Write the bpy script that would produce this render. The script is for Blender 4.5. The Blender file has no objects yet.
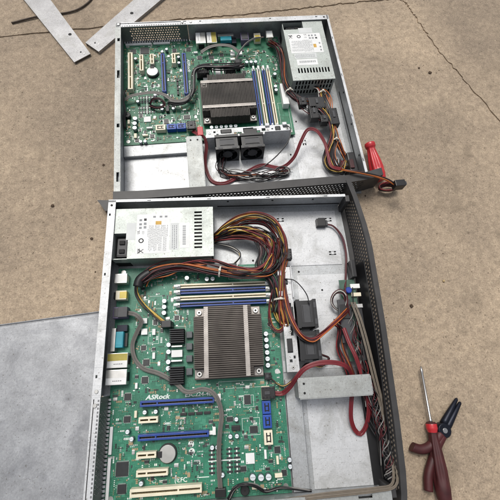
import bpy, bmesh, math, random
from mathutils import Vector, Matrix
random.seed(7)
SC = bpy.context.scene
COL = SC.collection
MM = 0.001
Z3 = (0.0, 0.0, 0.0)

# ------------------------------------------------------------------ materials
def lin(h):
    h = h.lstrip('#')
    r = []
    for i in (0, 2, 4):
        c = int(h[i:i+2], 16) / 255
        r.append(c / 12.92 if c <= .04045 else ((c + .055) / 1.055) ** 2.4)
    return (r[0], r[1], r[2], 1)

MATS = {}
def mat(name, col, rough=.5, metal=0., amt=.12, scale=60., bump=.0, bscale=300., spec=.5, col2=None, coat=0., rvar=.0):
    """procedural principled material: noise-mottled colour, roughness and bump"""
    m = bpy.data.materials.new(name); m.use_nodes = True
    nt = m.node_tree; N = nt.nodes; L = nt.links
    b = N['Principled BSDF']
    c = lin(col)
    tc = N.new('ShaderNodeTexCoord')
    nz = N.new('ShaderNodeTexNoise'); nz.inputs['Scale'].default_value = scale; nz.inputs['Detail'].default_value = 6
    L.new(tc.outputs['Object'], nz.inputs['Vector'])
    rp = N.new('ShaderNodeValToRGB')
    lo = [x * (1 - amt) for x in c[:3]] + [1]
    hi = [min(1, x * (1 + amt)) for x in c[:3]] + [1]
    if col2: lo = lin(col2); hi = c
    rp.color_ramp.elements[0].position = .32; rp.color_ramp.elements[1].position = .68
    rp.color_ramp.elements[0].color = lo; rp.color_ramp.elements[1].color = hi
    L.new(nz.outputs['Fac'], rp.inputs['Fac']); L.new(rp.outputs['Color'], b.inputs['Base Color'])
    b.inputs['Roughness'].default_value = rough; b.inputs['Metallic'].default_value = metal
    b.inputs['Specular IOR Level'].default_value = spec
    b.inputs['Coat Weight'].default_value = coat
    if rvar:
        mr = N.new('ShaderNodeMapRange'); mr.inputs['To Min'].default_value = max(0, rough - rvar); mr.inputs['To Max'].default_value = min(1, rough + rvar)
        L.new(nz.outputs['Fac'], mr.inputs['Value']); L.new(mr.outputs['Result'], b.inputs['Roughness'])
    if bump:
        n2 = N.new('ShaderNodeTexNoise'); n2.inputs['Scale'].default_value = bscale; n2.inputs['Detail'].default_value = 4
        L.new(tc.outputs['Object'], n2.inputs['Vector'])
        bp = N.new('ShaderNodeBump'); bp.inputs['Strength'].default_value = bump; bp.inputs['Distance'].default_value = .0006
        L.new(n2.outputs['Fac'], bp.inputs['Height']); L.new(bp.outputs['Normal'], b.inputs['Normal'])
    MATS[name] = m
    return m

def steel(name, col, rough=.42, stain=.5, metal=.8, grime='#77736a', smudge='#85857f'):
    """galvanised sheet: fine spangle, blotchy white oxide, specks of dirt"""
    m = bpy.data.materials.new(name); m.use_nodes = True
    nt = m.node_tree; N = nt.nodes; L = nt.links; b = N['Principled BSDF']
    tc = N.new('ShaderNodeTexCoord')
    v = N.new('ShaderNodeTexVoronoi'); v.inputs['Scale'].default_value = 620
    n1 = N.new('ShaderNodeTexNoise'); n1.inputs['Scale'].default_value = 22; n1.inputs['Detail'].default_value = 8; n1.inputs['Roughness'].default_value = .65
    n2 = N.new('ShaderNodeTexNoise'); n2.inputs['Scale'].default_value = 420; n2.inputs['Detail'].default_value = 3
    for n in (v, n1, n2): L.new(tc.outputs['Object'], n.inputs['Vector'])
    c = lin(col)
    r1 = N.new('ShaderNodeValToRGB')
    r1.color_ramp.elements[0].position = .3; r1.color_ramp.elements[1].position = .7
    r1.color_ramp.elements[0].color = [x * (1 - .35 * stain) for x in c[:3]] + [1]
    r1.color_ramp.elements[1].color = c
    L.new(n1.outputs['Fac'], r1.inputs['Fac'])
    mx = N.new('ShaderNodeMix'); mx.data_type = 'RGBA'; mx.blend_type = 'OVERLAY'; mx.inputs['Factor'].default_value = .12
    bw = N.new('ShaderNodeRGBToBW'); L.new(v.outputs['Color'], bw.inputs['Color'])
    L.new(r1.outputs['Color'], mx.inputs['A']); L.new(bw.outputs['Val'], mx.inputs['B'])
    hs = N.new('ShaderNodeHueSaturation'); hs.inputs['Saturation'].default_value = 1.
    L.new(mx.outputs['Result'], hs.inputs['Color'])
    r2 = N.new('ShaderNodeValToRGB'); r2.color_ramp.elements[0].position = .64; r2.color_ramp.elements[1].position = .73
    L.new(n2.outputs['Fac'], r2.inputs['Fac'])
    # rubbed smudges and faint directional scratches
    n3 = N.new('ShaderNodeTexNoise'); n3.inputs['Scale'].default_value = 19; n3.inputs['Detail'].default_value = 9; n3.inputs['Roughness'].default_value = .72; n3.inputs['Distortion'].default_value = .8
    L.new(tc.outputs['Object'], n3.inputs['Vector'])
    r3 = N.new('ShaderNodeValToRGB'); r3.color_ramp.elements[0].position = .50; r3.color_ramp.elements[1].position = .72
    r3.color_ramp.elements[0].color = (0, 0, 0, 1); r3.color_ramp.elements[1].color = (.75 * min(1, stain + .35),) * 3 + (1,)
    L.new(n3.outputs['Fac'], r3.inputs['Fac'])
    ms = N.new('ShaderNodeMix'); ms.data_type = 'RGBA'
    L.new(r3.outputs['Color'], ms.inputs['Factor']); L.new(hs.outputs['Color'], ms.inputs['A']); ms.inputs['B'].default_value = lin(smudge)
    mp = N.new('ShaderNodeMapping'); mp.inputs['Scale'].default_value = (18, 900, 900); mp.inputs['Rotation'].default_value = (0, 0, .5)
    L.new(tc.outputs['Object'], mp.inputs['Vector'])
    n4 = N.new('ShaderNodeTexNoise'); n4.inputs['Scale'].default_value = 1; n4.inputs['Detail'].default_value = 2; L.new(mp.outputs['Vector'], n4.inputs['Vector'])
    r4 = N.new('ShaderNodeValToRGB'); r4.color_ramp.elements[0].position = .64; r4.color_ramp.elements[1].position = .70; r4.color_ramp.elements[1].color = (.4, .4, .4, 1)
    L.new(n4.outputs['Fac'], r4.inputs['Fac'])
    ms2 = N.new('ShaderNodeMix'); ms2.data_type = 'RGBA'
    L.new(r4.outputs['Color'], ms2.inputs['Factor']); L.new(ms.outputs['Result'], ms2.inputs['A']); ms2.inputs['B'].default_value = lin('#8d9092')
    m2 = N.new('ShaderNodeMix'); m2.data_type = 'RGBA'
    L.new(r2.outputs['Color'], m2.inputs['Factor']); L.new(ms2.outputs['Result'], m2.inputs['A']); m2.inputs['B'].default_value = lin(grime)
    L.new(m2.outputs['Result'], b.inputs['Base Color'])
    mr = N.new('ShaderNodeMapRange'); mr.inputs['To Min'].default_value = rough + .14; mr.inputs['To Max'].default_value = rough - .1
    L.new(n1.outputs['Fac'], mr.inputs['Value']); L.new(mr.outputs['Result'], b.inputs['Roughness'])
    b.inputs['Metallic'].default_value = metal
    bp = N.new('ShaderNodeBump'); bp.inputs['Strength'].default_value = .18; bp.inputs['Distance'].default_value = .0004
    L.new(n1.outputs['Fac'], bp.inputs['Height']); L.new(bp.outputs['Normal'], b.inputs['Normal'])
    MATS[name] = m
    return m

def pcb_material(name, c0, c1, cline):
    m = bpy.data.materials.new(name); m.use_nodes = True
    nt = m.node_tree; N = nt.nodes; L = nt.links; b = N['Principled BSDF']
    tc = N.new('ShaderNodeTexCoord')
    n1 = N.new('ShaderNodeTexNoise'); n1.inputs['Scale'].default_value = 30; n1.inputs['Detail'].default_value = 5
    v = N.new('ShaderNodeTexVoronoi'); v.distance = 'CHEBYCHEV'; v.feature = 'F1'; v.inputs['Scale'].default_value = 130
    v2 = N.new('ShaderNodeTexVoronoi'); v2.distance = 'MANHATTAN'; v2.feature = 'F1'; v2.inputs['Scale'].default_value = 420
    for n in (n1, v, v2): L.new(tc.outputs['Object'], n.inputs['Vector'])
    r = N.new('ShaderNodeValToRGB'); r.color_ramp.elements[0].position = .35; r.color_ramp.elements[1].position = .65
    r.color_ramp.elements[0].color = lin(c0); r.color_ramp.elements[1].color = lin(c1)
    L.new(n1.outputs['Fac'], r.inputs['Fac'])
    w = N.new('ShaderNodeMath'); w.operation = 'PINGPONG'; w.inputs[1].default_value = .13
    L.new(v.outputs['Distance'], w.inputs[0])
    rr = N.new('ShaderNodeValToRGB'); rr.color_ramp.elements[0].position = .02; rr.color_ramp.elements[1].position = .045
    rr.color_ramp.elements[0].color = (.55, .55, .55, 1); rr.color_ramp.elements[1].color = (0, 0, 0, 1)
    L.new(w.outputs[0], rr.inputs['Fac'])
    mx = N.new('ShaderNodeMix'); mx.data_type = 'RGBA'
    L.new(rr.outputs['Color'], mx.inputs['Factor']); L.new(r.outputs['Color'], mx.inputs['A']); mx.inputs['B'].default_value = lin(cline)
    r3 = N.new('ShaderNodeValToRGB'); r3.color_ramp.elements[0].position = .10; r3.color_ramp.elements[1].position = .16
    r3.color_ramp.elements[0].color = (.5, .5, .5, 1); r3.color_ramp.elements[1].color = (0, 0, 0, 1)
    L.new(v2.outputs['Distance'], r3.inputs['Fac'])
    m2 = N.new('ShaderNodeMix'); m2.data_type = 'RGBA'
    L.new(r3.outputs['Color'], m2.inputs['Factor']); L.new(mx.outputs['Result'], m2.inputs['A']); m2.inputs['B'].default_value = lin('#9db59f')
    L.new(m2.outputs['Result'], b.inputs['Base Color'])
    b.inputs['Roughness'].default_value = .45
    MATS[name] = m
    return m

steel('galvanised_steel', '#b6b9bb', .48, .6, .6)
steel('bright_steel', '#d2d4d6', .5, .5, .42)
steel('vent_steel', '#7d8180', .5, .6, .7)
steel('bar_steel', '#b0b3b1', .55, .6, .55)
steel('psu_steel', '#b4bab6', .52, .35, .65)
steel('lid_steel', '#b0b2b5', .52, 1.15, .55, '#6c6a66', '#73757a')
steel('rail_steel', '#a9a9aa', .5, .7, .7)
mat('slot_dark', '#0c0c0d', .7)
mat('black_paint', '#3b3a3a', .5, .15, .18, 50, .2, 700)
mat('black_plastic', '#1b1b1d', .42, 0, .2, 90)
mat('fan_plastic', '#1e1f21', .33, 0, .2, 60, .1, 500)
mat('charcoal', '#3c3d40', .5, 0, .15, 120)
mat('chip_black', '#2a2d2e', .4, 0, .15, 200)
mat('cream_plastic', '#e4dcc4', .45, 0, .08, 90)
mat('white_plastic', '#e8e9e6', .45, 0, .06, 80)
mat('blue_slot', '#1b3f8c', .4, 0, .15, 80)
mat('blue_sata', '#2049a0', .4, 0, .1, 80)
mat('teal_vga', '#2a93a4', .4, 0, .1, 80)
mat('yellow_plastic', '#d8c25a', .45, 0, .1, 90)
mat('purple_plastic', '#5e5670', .5, 0, .1, 90)
mat('label_gold', '#a79a45', .5, 0, .15, 90)
mat('label_white', '#e6e7e6', .55, 0, .05, 60)
mat('label_grey', '#d0d3d2', .55, 0, .06, 60)
mat('print_grey', '#8d9092', .6, 0, .1, 200)
mat('print_black', '#2a2b2d', .6, 0, .1, 200)
mat('orange_print', '#c9a04a', .6, 0, .1, 200)
mat('silkscreen', '#dfe6e0', .5, 0, .05, 200)
mat('cap_top', '#e6edf0', .35, .35, .06, 200)
mat('cap_side', '#8f979d', .35, .7, .1, 200)
mat('port_metal', '#c9c9c6', .35, .85, .12, 90)
mat('choke_grey', '#55595c', .5, .2, .12, 200)
mat('heat_fin', '#4e4945', .45, .6, .25, 40, .1, 300)
mat('heat_fin_dusty', '#47433f', .7, .2, .35, 30, .3, 500)
mat('heat_bar', '#a39e99', .5, .6, .15, 80)
mat('vrm_fin', '#26272a', .5, .3, .2, 90)
mat('battery_steel', '#c9c8c2', .32, .9, .1, 90)
mat('screw_steel', '#cfcfcb', .3, .9, .1, 90)
mat('brass', '#b8a878', .4, .7, .1, 90)
mat('wire_red', '#7c2628', .42, 0, .2, 60)
mat('wire_dark_red', '#501d21', .42, 0, .2, 60)
mat('wire_orange', '#b4642f', .42, 0, .15, 60)
mat('wire_yellow', '#c2a24c', .42, 0, .15, 60)
mat('wire_black', '#1d1c1e', .42, 0, .2, 60)
mat('wire_grey', '#7a7875', .5, 0, .12, 60)
mat('wire_white', '#c9c5bd', .45, 0, .1, 60)
mat('wire_green', '#3d5b45', .45, 0, .1, 60)
mat('wire_purple', '#57405f', .45, 0, .1, 60)
mat('ribbon_grey', '#5f5c57', .5, 0, .12, 120)
mat('ribbon_tan', '#6d6458', .5, 0, .12, 120)
mat('sata_red', '#72242a', .42, 0, .14, 50)
mat('tie_white', '#cfcabd', .45, 0, .08, 60)
mat('handle_red', '#c02c33', .38, 0, .12, 40, coat=.2)
mat('handle_dark_red', '#43191b', .55, 0, .35, 50)
mat('tool_steel', '#bdbcba', .3, .95, .1, 60)
mat('tool_dark', '#1d202b', .4, .6, .2, 60)
mat('green_board', '#3f5e4f', .45, 0, .2, 120)
mat('blue_button', '#2544a0', .35, 0, .1, 60)
mat('pebble_tan', '#b59f76', .85, 0, .3, 300, .5, 900)
mat('debris_brown', '#4a3a2b', .85, 0, .4, 300, .5, 900)
mat('rust_wire', '#4c4239', .6, .3, .3, 120)
mat('smd_tan', '#a39070', .5, 0, .1, 300)
pcb_material('pcb_green', '#1e6049', '#2e7c61', '#4a967a')
pcb_material('pcb_green_deep', '#1b593f', '#287252', '#438c6c')

def concrete():
    m = bpy.data.materials.new('concrete'); m.use_nodes = True
    nt = m.node_tree; N = nt.nodes; L = nt.links; b = N['Principled BSDF']
    tc = N.new('ShaderNodeTexCoord')
    def noise(s, d=6, r=.6):
        n = N.new('ShaderNodeTexNoise'); n.inputs['Scale'].default_value = s; n.inputs['Detail'].default_value = d; n.inputs['Roughness'].default_value = r
        L.new(tc.outputs['Object'], n.inputs['Vector']); return n
    def ramp(src, a, bb, ca, cb):
        r = N.new('ShaderNodeValToRGB'); r.color_ramp.elements[0].position = a; r.color_ramp.elements[1].position = bb
        r.color_ramp.elements[0].color = ca; r.color_ramp.elements[1].color = cb
        L.new(src, r.inputs['Fac']); return r
    big = noise(1.9, 10, .64); mid = noise(90, 5, .7); fine = noise(420, 4, .7); spk = noise(230, 2, .5)
    base = ramp(big.outputs['Fac'], .33, .68, lin('#807364'), lin('#b7a48c'))
    def mixin(a, fac, col, blend='MIX', f=None):
        x = N.new('ShaderNodeMix'); x.data_type = 'RGBA'; x.blend_type = blend
        if f is None: L.new(fac, x.inputs['Factor'])
        else: x.inputs['Factor'].default_value = f
        L.new(a, x.inputs['A'])
        if hasattr(col, 'is_output'): L.new(col, x.inputs['B'])
        else: x.inputs['B'].default_value = col
        return x.outputs['Result']
    midr = ramp(mid.outputs['Fac'], .3, .7, (.32, .32, .32, 1), (.68, .68, .68, 1))
    o = mixin(base.outputs['Color'], None, midr.outputs['Color'], 'OVERLAY', .7)
    finr = ramp(fine.outputs['Fac'], .32, .68, (.33, .33, .33, 1), (.67, .67, .67, 1))
    o = mixin(o, None, finr.outputs['Color'], 'OVERLAY', .75)
    dk = ramp(spk.outputs['Fac'], .655, .73, (0, 0, 0, 1), (.75, .75, .75, 1))
    o = mixin(o, dk.outputs['Color'], lin('#57493a'))
    lt = ramp(spk.outputs['Fac'], .28, .35, (.6, .6, .6, 1), (0, 0, 0, 1))
    o = mixin(o, lt.outputs['Color'], lin('#c4b69c'))
    st = noise(9, 8, .7); st.inputs['Distortion'].default_value = 1.2
    sr = ramp(st.outputs['Fac'], .56, .72, (0, 0, 0, 1), (.55, .55, .55, 1))
    o = mixin(o, sr.outputs['Color'], lin('#6f6353'))
    pl = noise(14, 7, .7); pr = ramp(pl.outputs['Fac'], .6, .72, (0, 0, 0, 1), (.5, .5, .5, 1))
    o = mixin(o, pr.outputs['Color'], lin('#c3b096'))
    L.new(o, b.inputs['Base Color'])
    b.inputs['Roughness'].default_value = .88
    ad = N.new('ShaderNodeMath'); ad.operation = 'MULTIPLY_ADD'; ad.inputs[1].default_value = .5
    L.new(fine.outputs['Fac'], ad.inputs[0]); L.new(mid.outputs['Fac'], ad.inputs[2])
    bp = N.new('ShaderNodeBump'); bp.inputs['Strength'].default_value = .55; bp.inputs['Distance'].default_value = .0015
    L.new(ad.outputs[0], bp.inputs['Height']); L.new(bp.outputs['Normal'], b.inputs['Normal'])
    MATS['concrete'] = m
concrete()

# ------------------------------------------------------------------ mesh helper (units mm; server frame d,w,z -> x=d, y=-w)
class MB:
    def __init__(s, *mats):
        s.bm = bmesh.new(); s.mats = list(mats); s.off = Vector((0, 0, 0))
    def mi(s, m):
        if m is None: return 0
        if m not in s.mats: s.mats.append(m)
        return s.mats.index(m)
    def P(s, d, w, z): return s.bm.verts.new((d, -w, z))
    def face(s, vs, mi=0, smooth=False):
        try:
            f = s.bm.faces.new(vs)
        except ValueError:
            return None
        f.material_index = mi; f.smooth = smooth
        return f
    def box(s, d0, d1, w0, w1, z0, z1, m=None, bev=0):
        mi = s.mi(m)
        v = [s.P(d, w, z) for z in (z0, z1) for w in (w0, w1) for d in (d0, d1)]
        fs = [s.face([v[i] for i in q], mi) for q in ((0, 1, 3, 2), (4, 6, 7, 5), (0, 4, 5, 1), (1, 5, 7, 3), (3, 7, 6, 2), (2, 6, 4, 0))]
        if bev:
            es = list({e for f in fs for e in f.edges})
            bmesh.ops.bevel(s.bm, geom=es, offset=bev, segments=2, profile=.6, affect='EDGES', material=-1)
        return s
    def cyl(s, c, r, h, axis='z', seg=20, m=None, r2=None, cap_m=None, bev=0):
        """cylinder from point c (d,w,z) along axis for h"""
        mi = s.mi(m); cm = mi if cap_m is None else s.mi(cap_m)
        r2 = r if r2 is None else r2
        rings = [(0, r)] + ([(h - bev, r2), (h, r2 - bev)] if bev else [(h, r2)])
        R = []
        for t, rr in rings:
            ring = []
            for k in range(seg):
                a = 2 * math.pi * k / seg; x, y = rr * math.cos(a), rr * math.sin(a)
                if axis == 'z': ring.append(s.P(c[0] + x, c[1] + y, c[2] + t))
                elif axis == 'd': ring.append(s.P(c[0] + t, c[1] + x, c[2] + y))
                else: ring.append(s.P(c[0] + x, c[1] + t, c[2] + y))
            R.append(ring)
        for a, b in zip(R, R[1:]):
            for k in range(seg):
                s.face([a[k], a[(k + 1) % seg], b[(k + 1) % seg], b[k]], mi, True)
        s.face(R[0][::-1], cm); s.face(R[-1], cm)
        return s
    def grid_plate(s, us, vs, hole, fn, t, m=None, hm=None):
        """sheet with rectangular holes: us, vs sorted breaks; hole(uc,vc)->bool; fn(u,v,t)->(d,w,z)"""
        mi = s.mi(m)
        us = sorted(set(round(u, 4) for u in us)); vs = sorted(set(round(v, 4) for v in vs))
        V = {}
        def g(i, j, k):
            if (i, j, k) not in V: V[i, j, k] = s.P(*fn(us[i], vs[j], (0, t)[k]))
            return V[i, j, k]
        nu, nv = len(us) - 1, len(vs) - 1
        solid = [[not hole((us[i] + us[i+1]) / 2, (vs[j] + vs[j+1]) / 2) for j in range(nv)] for i in range(nu)]
        S = lambda i, j: 0 <= i < nu and 0 <= j < nv and solid[i][j]
        for i in range(nu):
            for j in range(nv):
                if not solid[i][j]: continue
                s.face([g(i, j, 1), g(i+1, j, 1), g(i+1, j+1, 1), g(i, j+1, 1)], mi)
                s.face([g(i, j, 0), g(i, j+1, 0), g(i+1, j+1, 0), g(i+1, j, 0)], mi)
                if not S(i-1, j): s.face([g(i, j, 0), g(i, j, 1), g(i, j+1, 1), g(i, j+1, 0)], mi)
                if not S(i+1, j): s.face([g(i+1, j, 0), g(i+1, j+1, 0), g(i+1, j+1, 1), g(i+1, j, 1)], mi)
                if not S(i, j-1): s.face([g(i, j, 0), g(i+1, j, 0), g(i+1, j, 1), g(i, j, 1)], mi)
                if not S(i, j+1): s.face([g(i, j+1, 0), g(i, j+1, 1), g(i+1, j+1, 1), g(i+1, j+1, 0)], mi)
        return s
    def slotted(s, u0, u1, v0, v1, slots, fn, t, m=None):
        us = [u0, u1]; vs = [v0, v1]
        for a, b, c, d in slots: us += [a, b]; vs += [c, d]
        return s.grid_plate(us, vs, lambda u, v: any(a < u < b and c < v < d for a, b, c, d in slots), fn, t, m)
    def perforated(s, u0, v0, nu, nv, p, r, fn, t, m=None):
        """staggered round-ish holes, pitch p, sheet thickness t"""
        mi = s.mi(m); h = p / 2
        sq = [(h, 0), (h, h), (0, h), (-h, h), (-h, 0), (-h, -h), (0, -h), (h, -h)]
        oc = [(r * math.cos(k * math.pi / 4), r * math.sin(k * math.pi / 4)) for k in range(8)]
        for j in range(nv):
            vc = v0 + h + j * p
            n = nu - (j % 2)
            for i in range(n):
                uc = u0 + h + i * p + (h if j % 2 else 0)
                O = [[s.P(*fn(uc + x, vc + y, q)) for x, y in sq] for q in (0, t)]
                I = [[s.P(*fn(uc + x, vc + y, q)) for x, y in oc] for q in (0, t)]
                for k in range(8):
                    l = (k + 1) % 8
                    s.face([O[1][k], O[1][l], I[1][l], I[1][k]], mi)
                    s.face([O[0][l], O[0][k], I[0][k], I[0][l]], mi)
                    s.face([I[0][k], I[0][l], I[1][l], I[1][k]][::-1], mi)
            if j % 2:
                for ua in (u0, u0 + nu * p - h):
                    q = [[s.P(*fn(ua + x, vc + y, tt)) for x, y in ((0, -h), (h, -h), (h, h), (0, h))] for tt in (0, t)]
                    s.face(q[1], mi); s.face(q[0][::-1], mi)
        return s
    def tube(s, pts, r, seg=6, m=None, step=3, flat=None, closed_ends=True, up=None):
        """sweep along a Catmull-Rom curve; flat=(width,thick) sweeps a ribbon"""
        mi = s.mi(m)
        P = smooth_path(pts, step)
        n = len(P)
        T = [(P[min(i+1, n-1)] - P[max(i-1, 0)]).normalized() for i in range(n)]
        ref = Vector(up) if up else Vector((0, 0, 1))
        if not up and abs(T[0].dot(ref)) > .9: ref = Vector((1, 0, 0))
        N0 = (ref - T[0] * ref.dot(T[0])).normalized()
        rings = []
        for i in range(n):
            if flat:
                u = Vector(up) if up else Vector((0, 0, 1))
                N0 = (u - T[i] * u.dot(T[i]))
                if N0.length < .15: N0 = PN
                N0 = N0.normalized(); PN = N0
            else:
                N0 = (N0 - T[i] * N0.dot(T[i])).normalized()
            B = T[i].cross(N0)
            ring = []
            if flat:
                a, b = flat[0] / 2, flat[1] / 2
                prof = [(-a, -b * .7), (-a * .7, -b), (-a * .25, -b), (0, -b * .45), (a * .25, -b), (a * .7, -b), (a, -b * .7), (a, b * .7), (a * .7, b), (a * .25, b), (0, b * .45), (-a * .25, b), (-a * .7, b), (-a, b * .7)]
            else:
                prof = [(r * math.cos(2 * math.pi * k / seg), r * math.sin(2 * math.pi * k / seg)) for k in range(seg)]
            for x, y in prof:
                q = P[i] + B * x + N0 * y
                ring.append(s.bm.verts.new(q))
            rings.append(ring)
        k = len(rings[0])
        for a, b in zip(rings, rings[1:]):
            for i in range(k):
                s.face([a[i], a[(i+1) % k], b[(i+1) % k], b[i]], mi, not flat)
        if closed_ends:
            s.face(rings[0][::-1], mi); s.face(rings[-1], mi)
        return s
    def poly(s, pts, z0, z1, m=None):
        """prism from an outline of (d,w)"""
        mi = s.mi(m)
        a = [s.P(d, w, z0) for d, w in pts]; b = [s.P(d, w, z1) for d, w in pts]
        s.face(b, mi); s.face(a[::-1], mi)
        n = len(pts)
        for i in range(n): s.face([a[i], a[(i+1) % n], b[(i+1) % n], b[i]], mi)
        return s
    def lathe(s, origin, direction, prof, seg=20, m=None, mats=None):
        """prof list of (t, r) along direction from origin (d,w,z)"""
        D = Vector(direction).normalized()
        U = D.orthogonal().normalized(); W = D.cross(U)
        O = Vector((origin[0], -origin[1], origin[2]))
        rings = [[s.bm.verts.new(O + D * t + (U * math.cos(2 * math.pi * k / seg) + W * math.sin(2 * math.pi * k / seg)) * r) for k in range(seg)] for t, r in prof]
        for j, (a, b) in enumerate(zip(rings, rings[1:])):
            mi = s.mi(mats[j] if mats else m)
            for k in range(seg): s.face([a[k], a[(k+1) % seg], b[(k+1) % seg], b[k]], mi, True)
        s.face(rings[0][::-1], s.mi(mats[0] if mats else m)); s.face(rings[-1], s.mi(mats[-1] if mats else m))
        return s
    def text(s, body, d, w, z, size, rot=0., m=None, bold=0., shear=0., sx=1.):
        cu = bpy.data.curves.new('lettering', 'FONT'); cu.body = body; cu.size = size; cu.shear = shear
        cu.offset = bold; cu.extrude = .08; cu.resolution_u = 3
        o = bpy.data.objects.new('lettering', cu); COL.objects.link(o)
        dg = bpy.context.evaluated_depsgraph_get()
        me = bpy.data.meshes.new_from_object(o.evaluated_get(dg))
        bpy.data.objects.remove(o); bpy.data.curves.remove(cu)
        mi = s.mi(m)
        M = Matrix.Translation((d, -w, z)) @ Matrix.Rotation(rot, 4, 'Z') @ Matrix.Diagonal((sx, 1, 1, 1))
        n0 = len(s.bm.verts)
        vs = [s.bm.verts.new(M @ v.co) for v in me.vertices]
        for p in me.polygons: s.face([vs[i] for i in p.vertices], mi)
        bpy.data.meshes.remove(me)
        return s
    def jitter(s, amp, seed=0):
        rr = random.Random(seed)
        for v in s.bm.verts: v.co += Vector([rr.uniform(-amp, amp) for _ in range(3)])
        return s
    def build(s, name, parent=None, origin=Z3):
        me = bpy.data.meshes.new(name)
        O = Vector((origin[0], -origin[1], origin[2]))
        for v in s.bm.verts: v.co = (v.co - O) * MM
        bmesh.ops.recalc_face_normals(s.bm, faces=s.bm.faces)
        s.bm.to_mesh(me); s.bm.free()
        for m in s.mats: me.materials.append(MATS[m])
        o = bpy.data.objects.new(name, me); COL.objects.link(o)
        if parent: o.parent = parent
        return o

def smooth_path(pts, step):
    P = [Vector((p[0], -p[1], p[2])) for p in pts]
    if len(P) == 2: return P
    Q = [P[0] * 2 - P[1]] + P + [P[-1] * 2 - P[-2]]
    out = []
    for i in range(1, len(Q) - 2):
        a, b, c, d = Q[i-1:i+3]
        n = max(2, int((c - b).length / step))
        for k in range(n):
            t = k / n
            out.append(.5 * ((2 * b) + (c - a) * t + (2 * a - 5 * b + 4 * c - d) * t * t + (3 * b - a - 3 * c + d) * t ** 3))
    out.append(P[-1])
    return out

# ------------------------------------------------------------------ things
FB = Matrix.Identity(4)
FA = Matrix.Translation((.4039, .40605, 0)) @ Matrix.Rotation(math.radians(3.555 - 90), 4, 'Z') @ Matrix.Scale(.979, 4)

def tag(o, label, cat, group=None, kind=None):
    if label: o['label'] = label
    if cat: o['category'] = cat
    if group: o['group'] = group
    if kind: o['kind'] = kind
    return o
def thing(name, label, cat, origin=Z3, group=None, frame=FB):
    e = bpy.data.objects.new(name, None); COL.objects.link(e); e.empty_display_size = .01
    e.matrix_world = frame @ Matrix.Translation((origin[0] * MM, -origin[1] * MM, origin[2] * MM))
    return tag(e, label, cat, group)
def copy_tree(o, parent=None):
    c = o.copy(); COL.objects.link(c)
    if parent: c.parent = parent
    for ch in [x for x in list(COL.objects) if x.parent == o]: copy_tree(ch, c)
    return c
def other(o, label):
    """the same hardware standing in the far server"""
    c = copy_tree(o); c.matrix_world = FA @ o.matrix_basis; c['label'] = label
    return c
def repeat(o, spots, parent):
    """copies of a part at further (d,w,z) spots relative to the first"""
    res = [o]
    for s in spots:
        c = copy_tree(o, parent); c.location = (s[0] * MM, -s[1] * MM, (s[2] if len(s) > 2 else 0) * MM)
        res.append(c)
    return res

H = 44.
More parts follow.
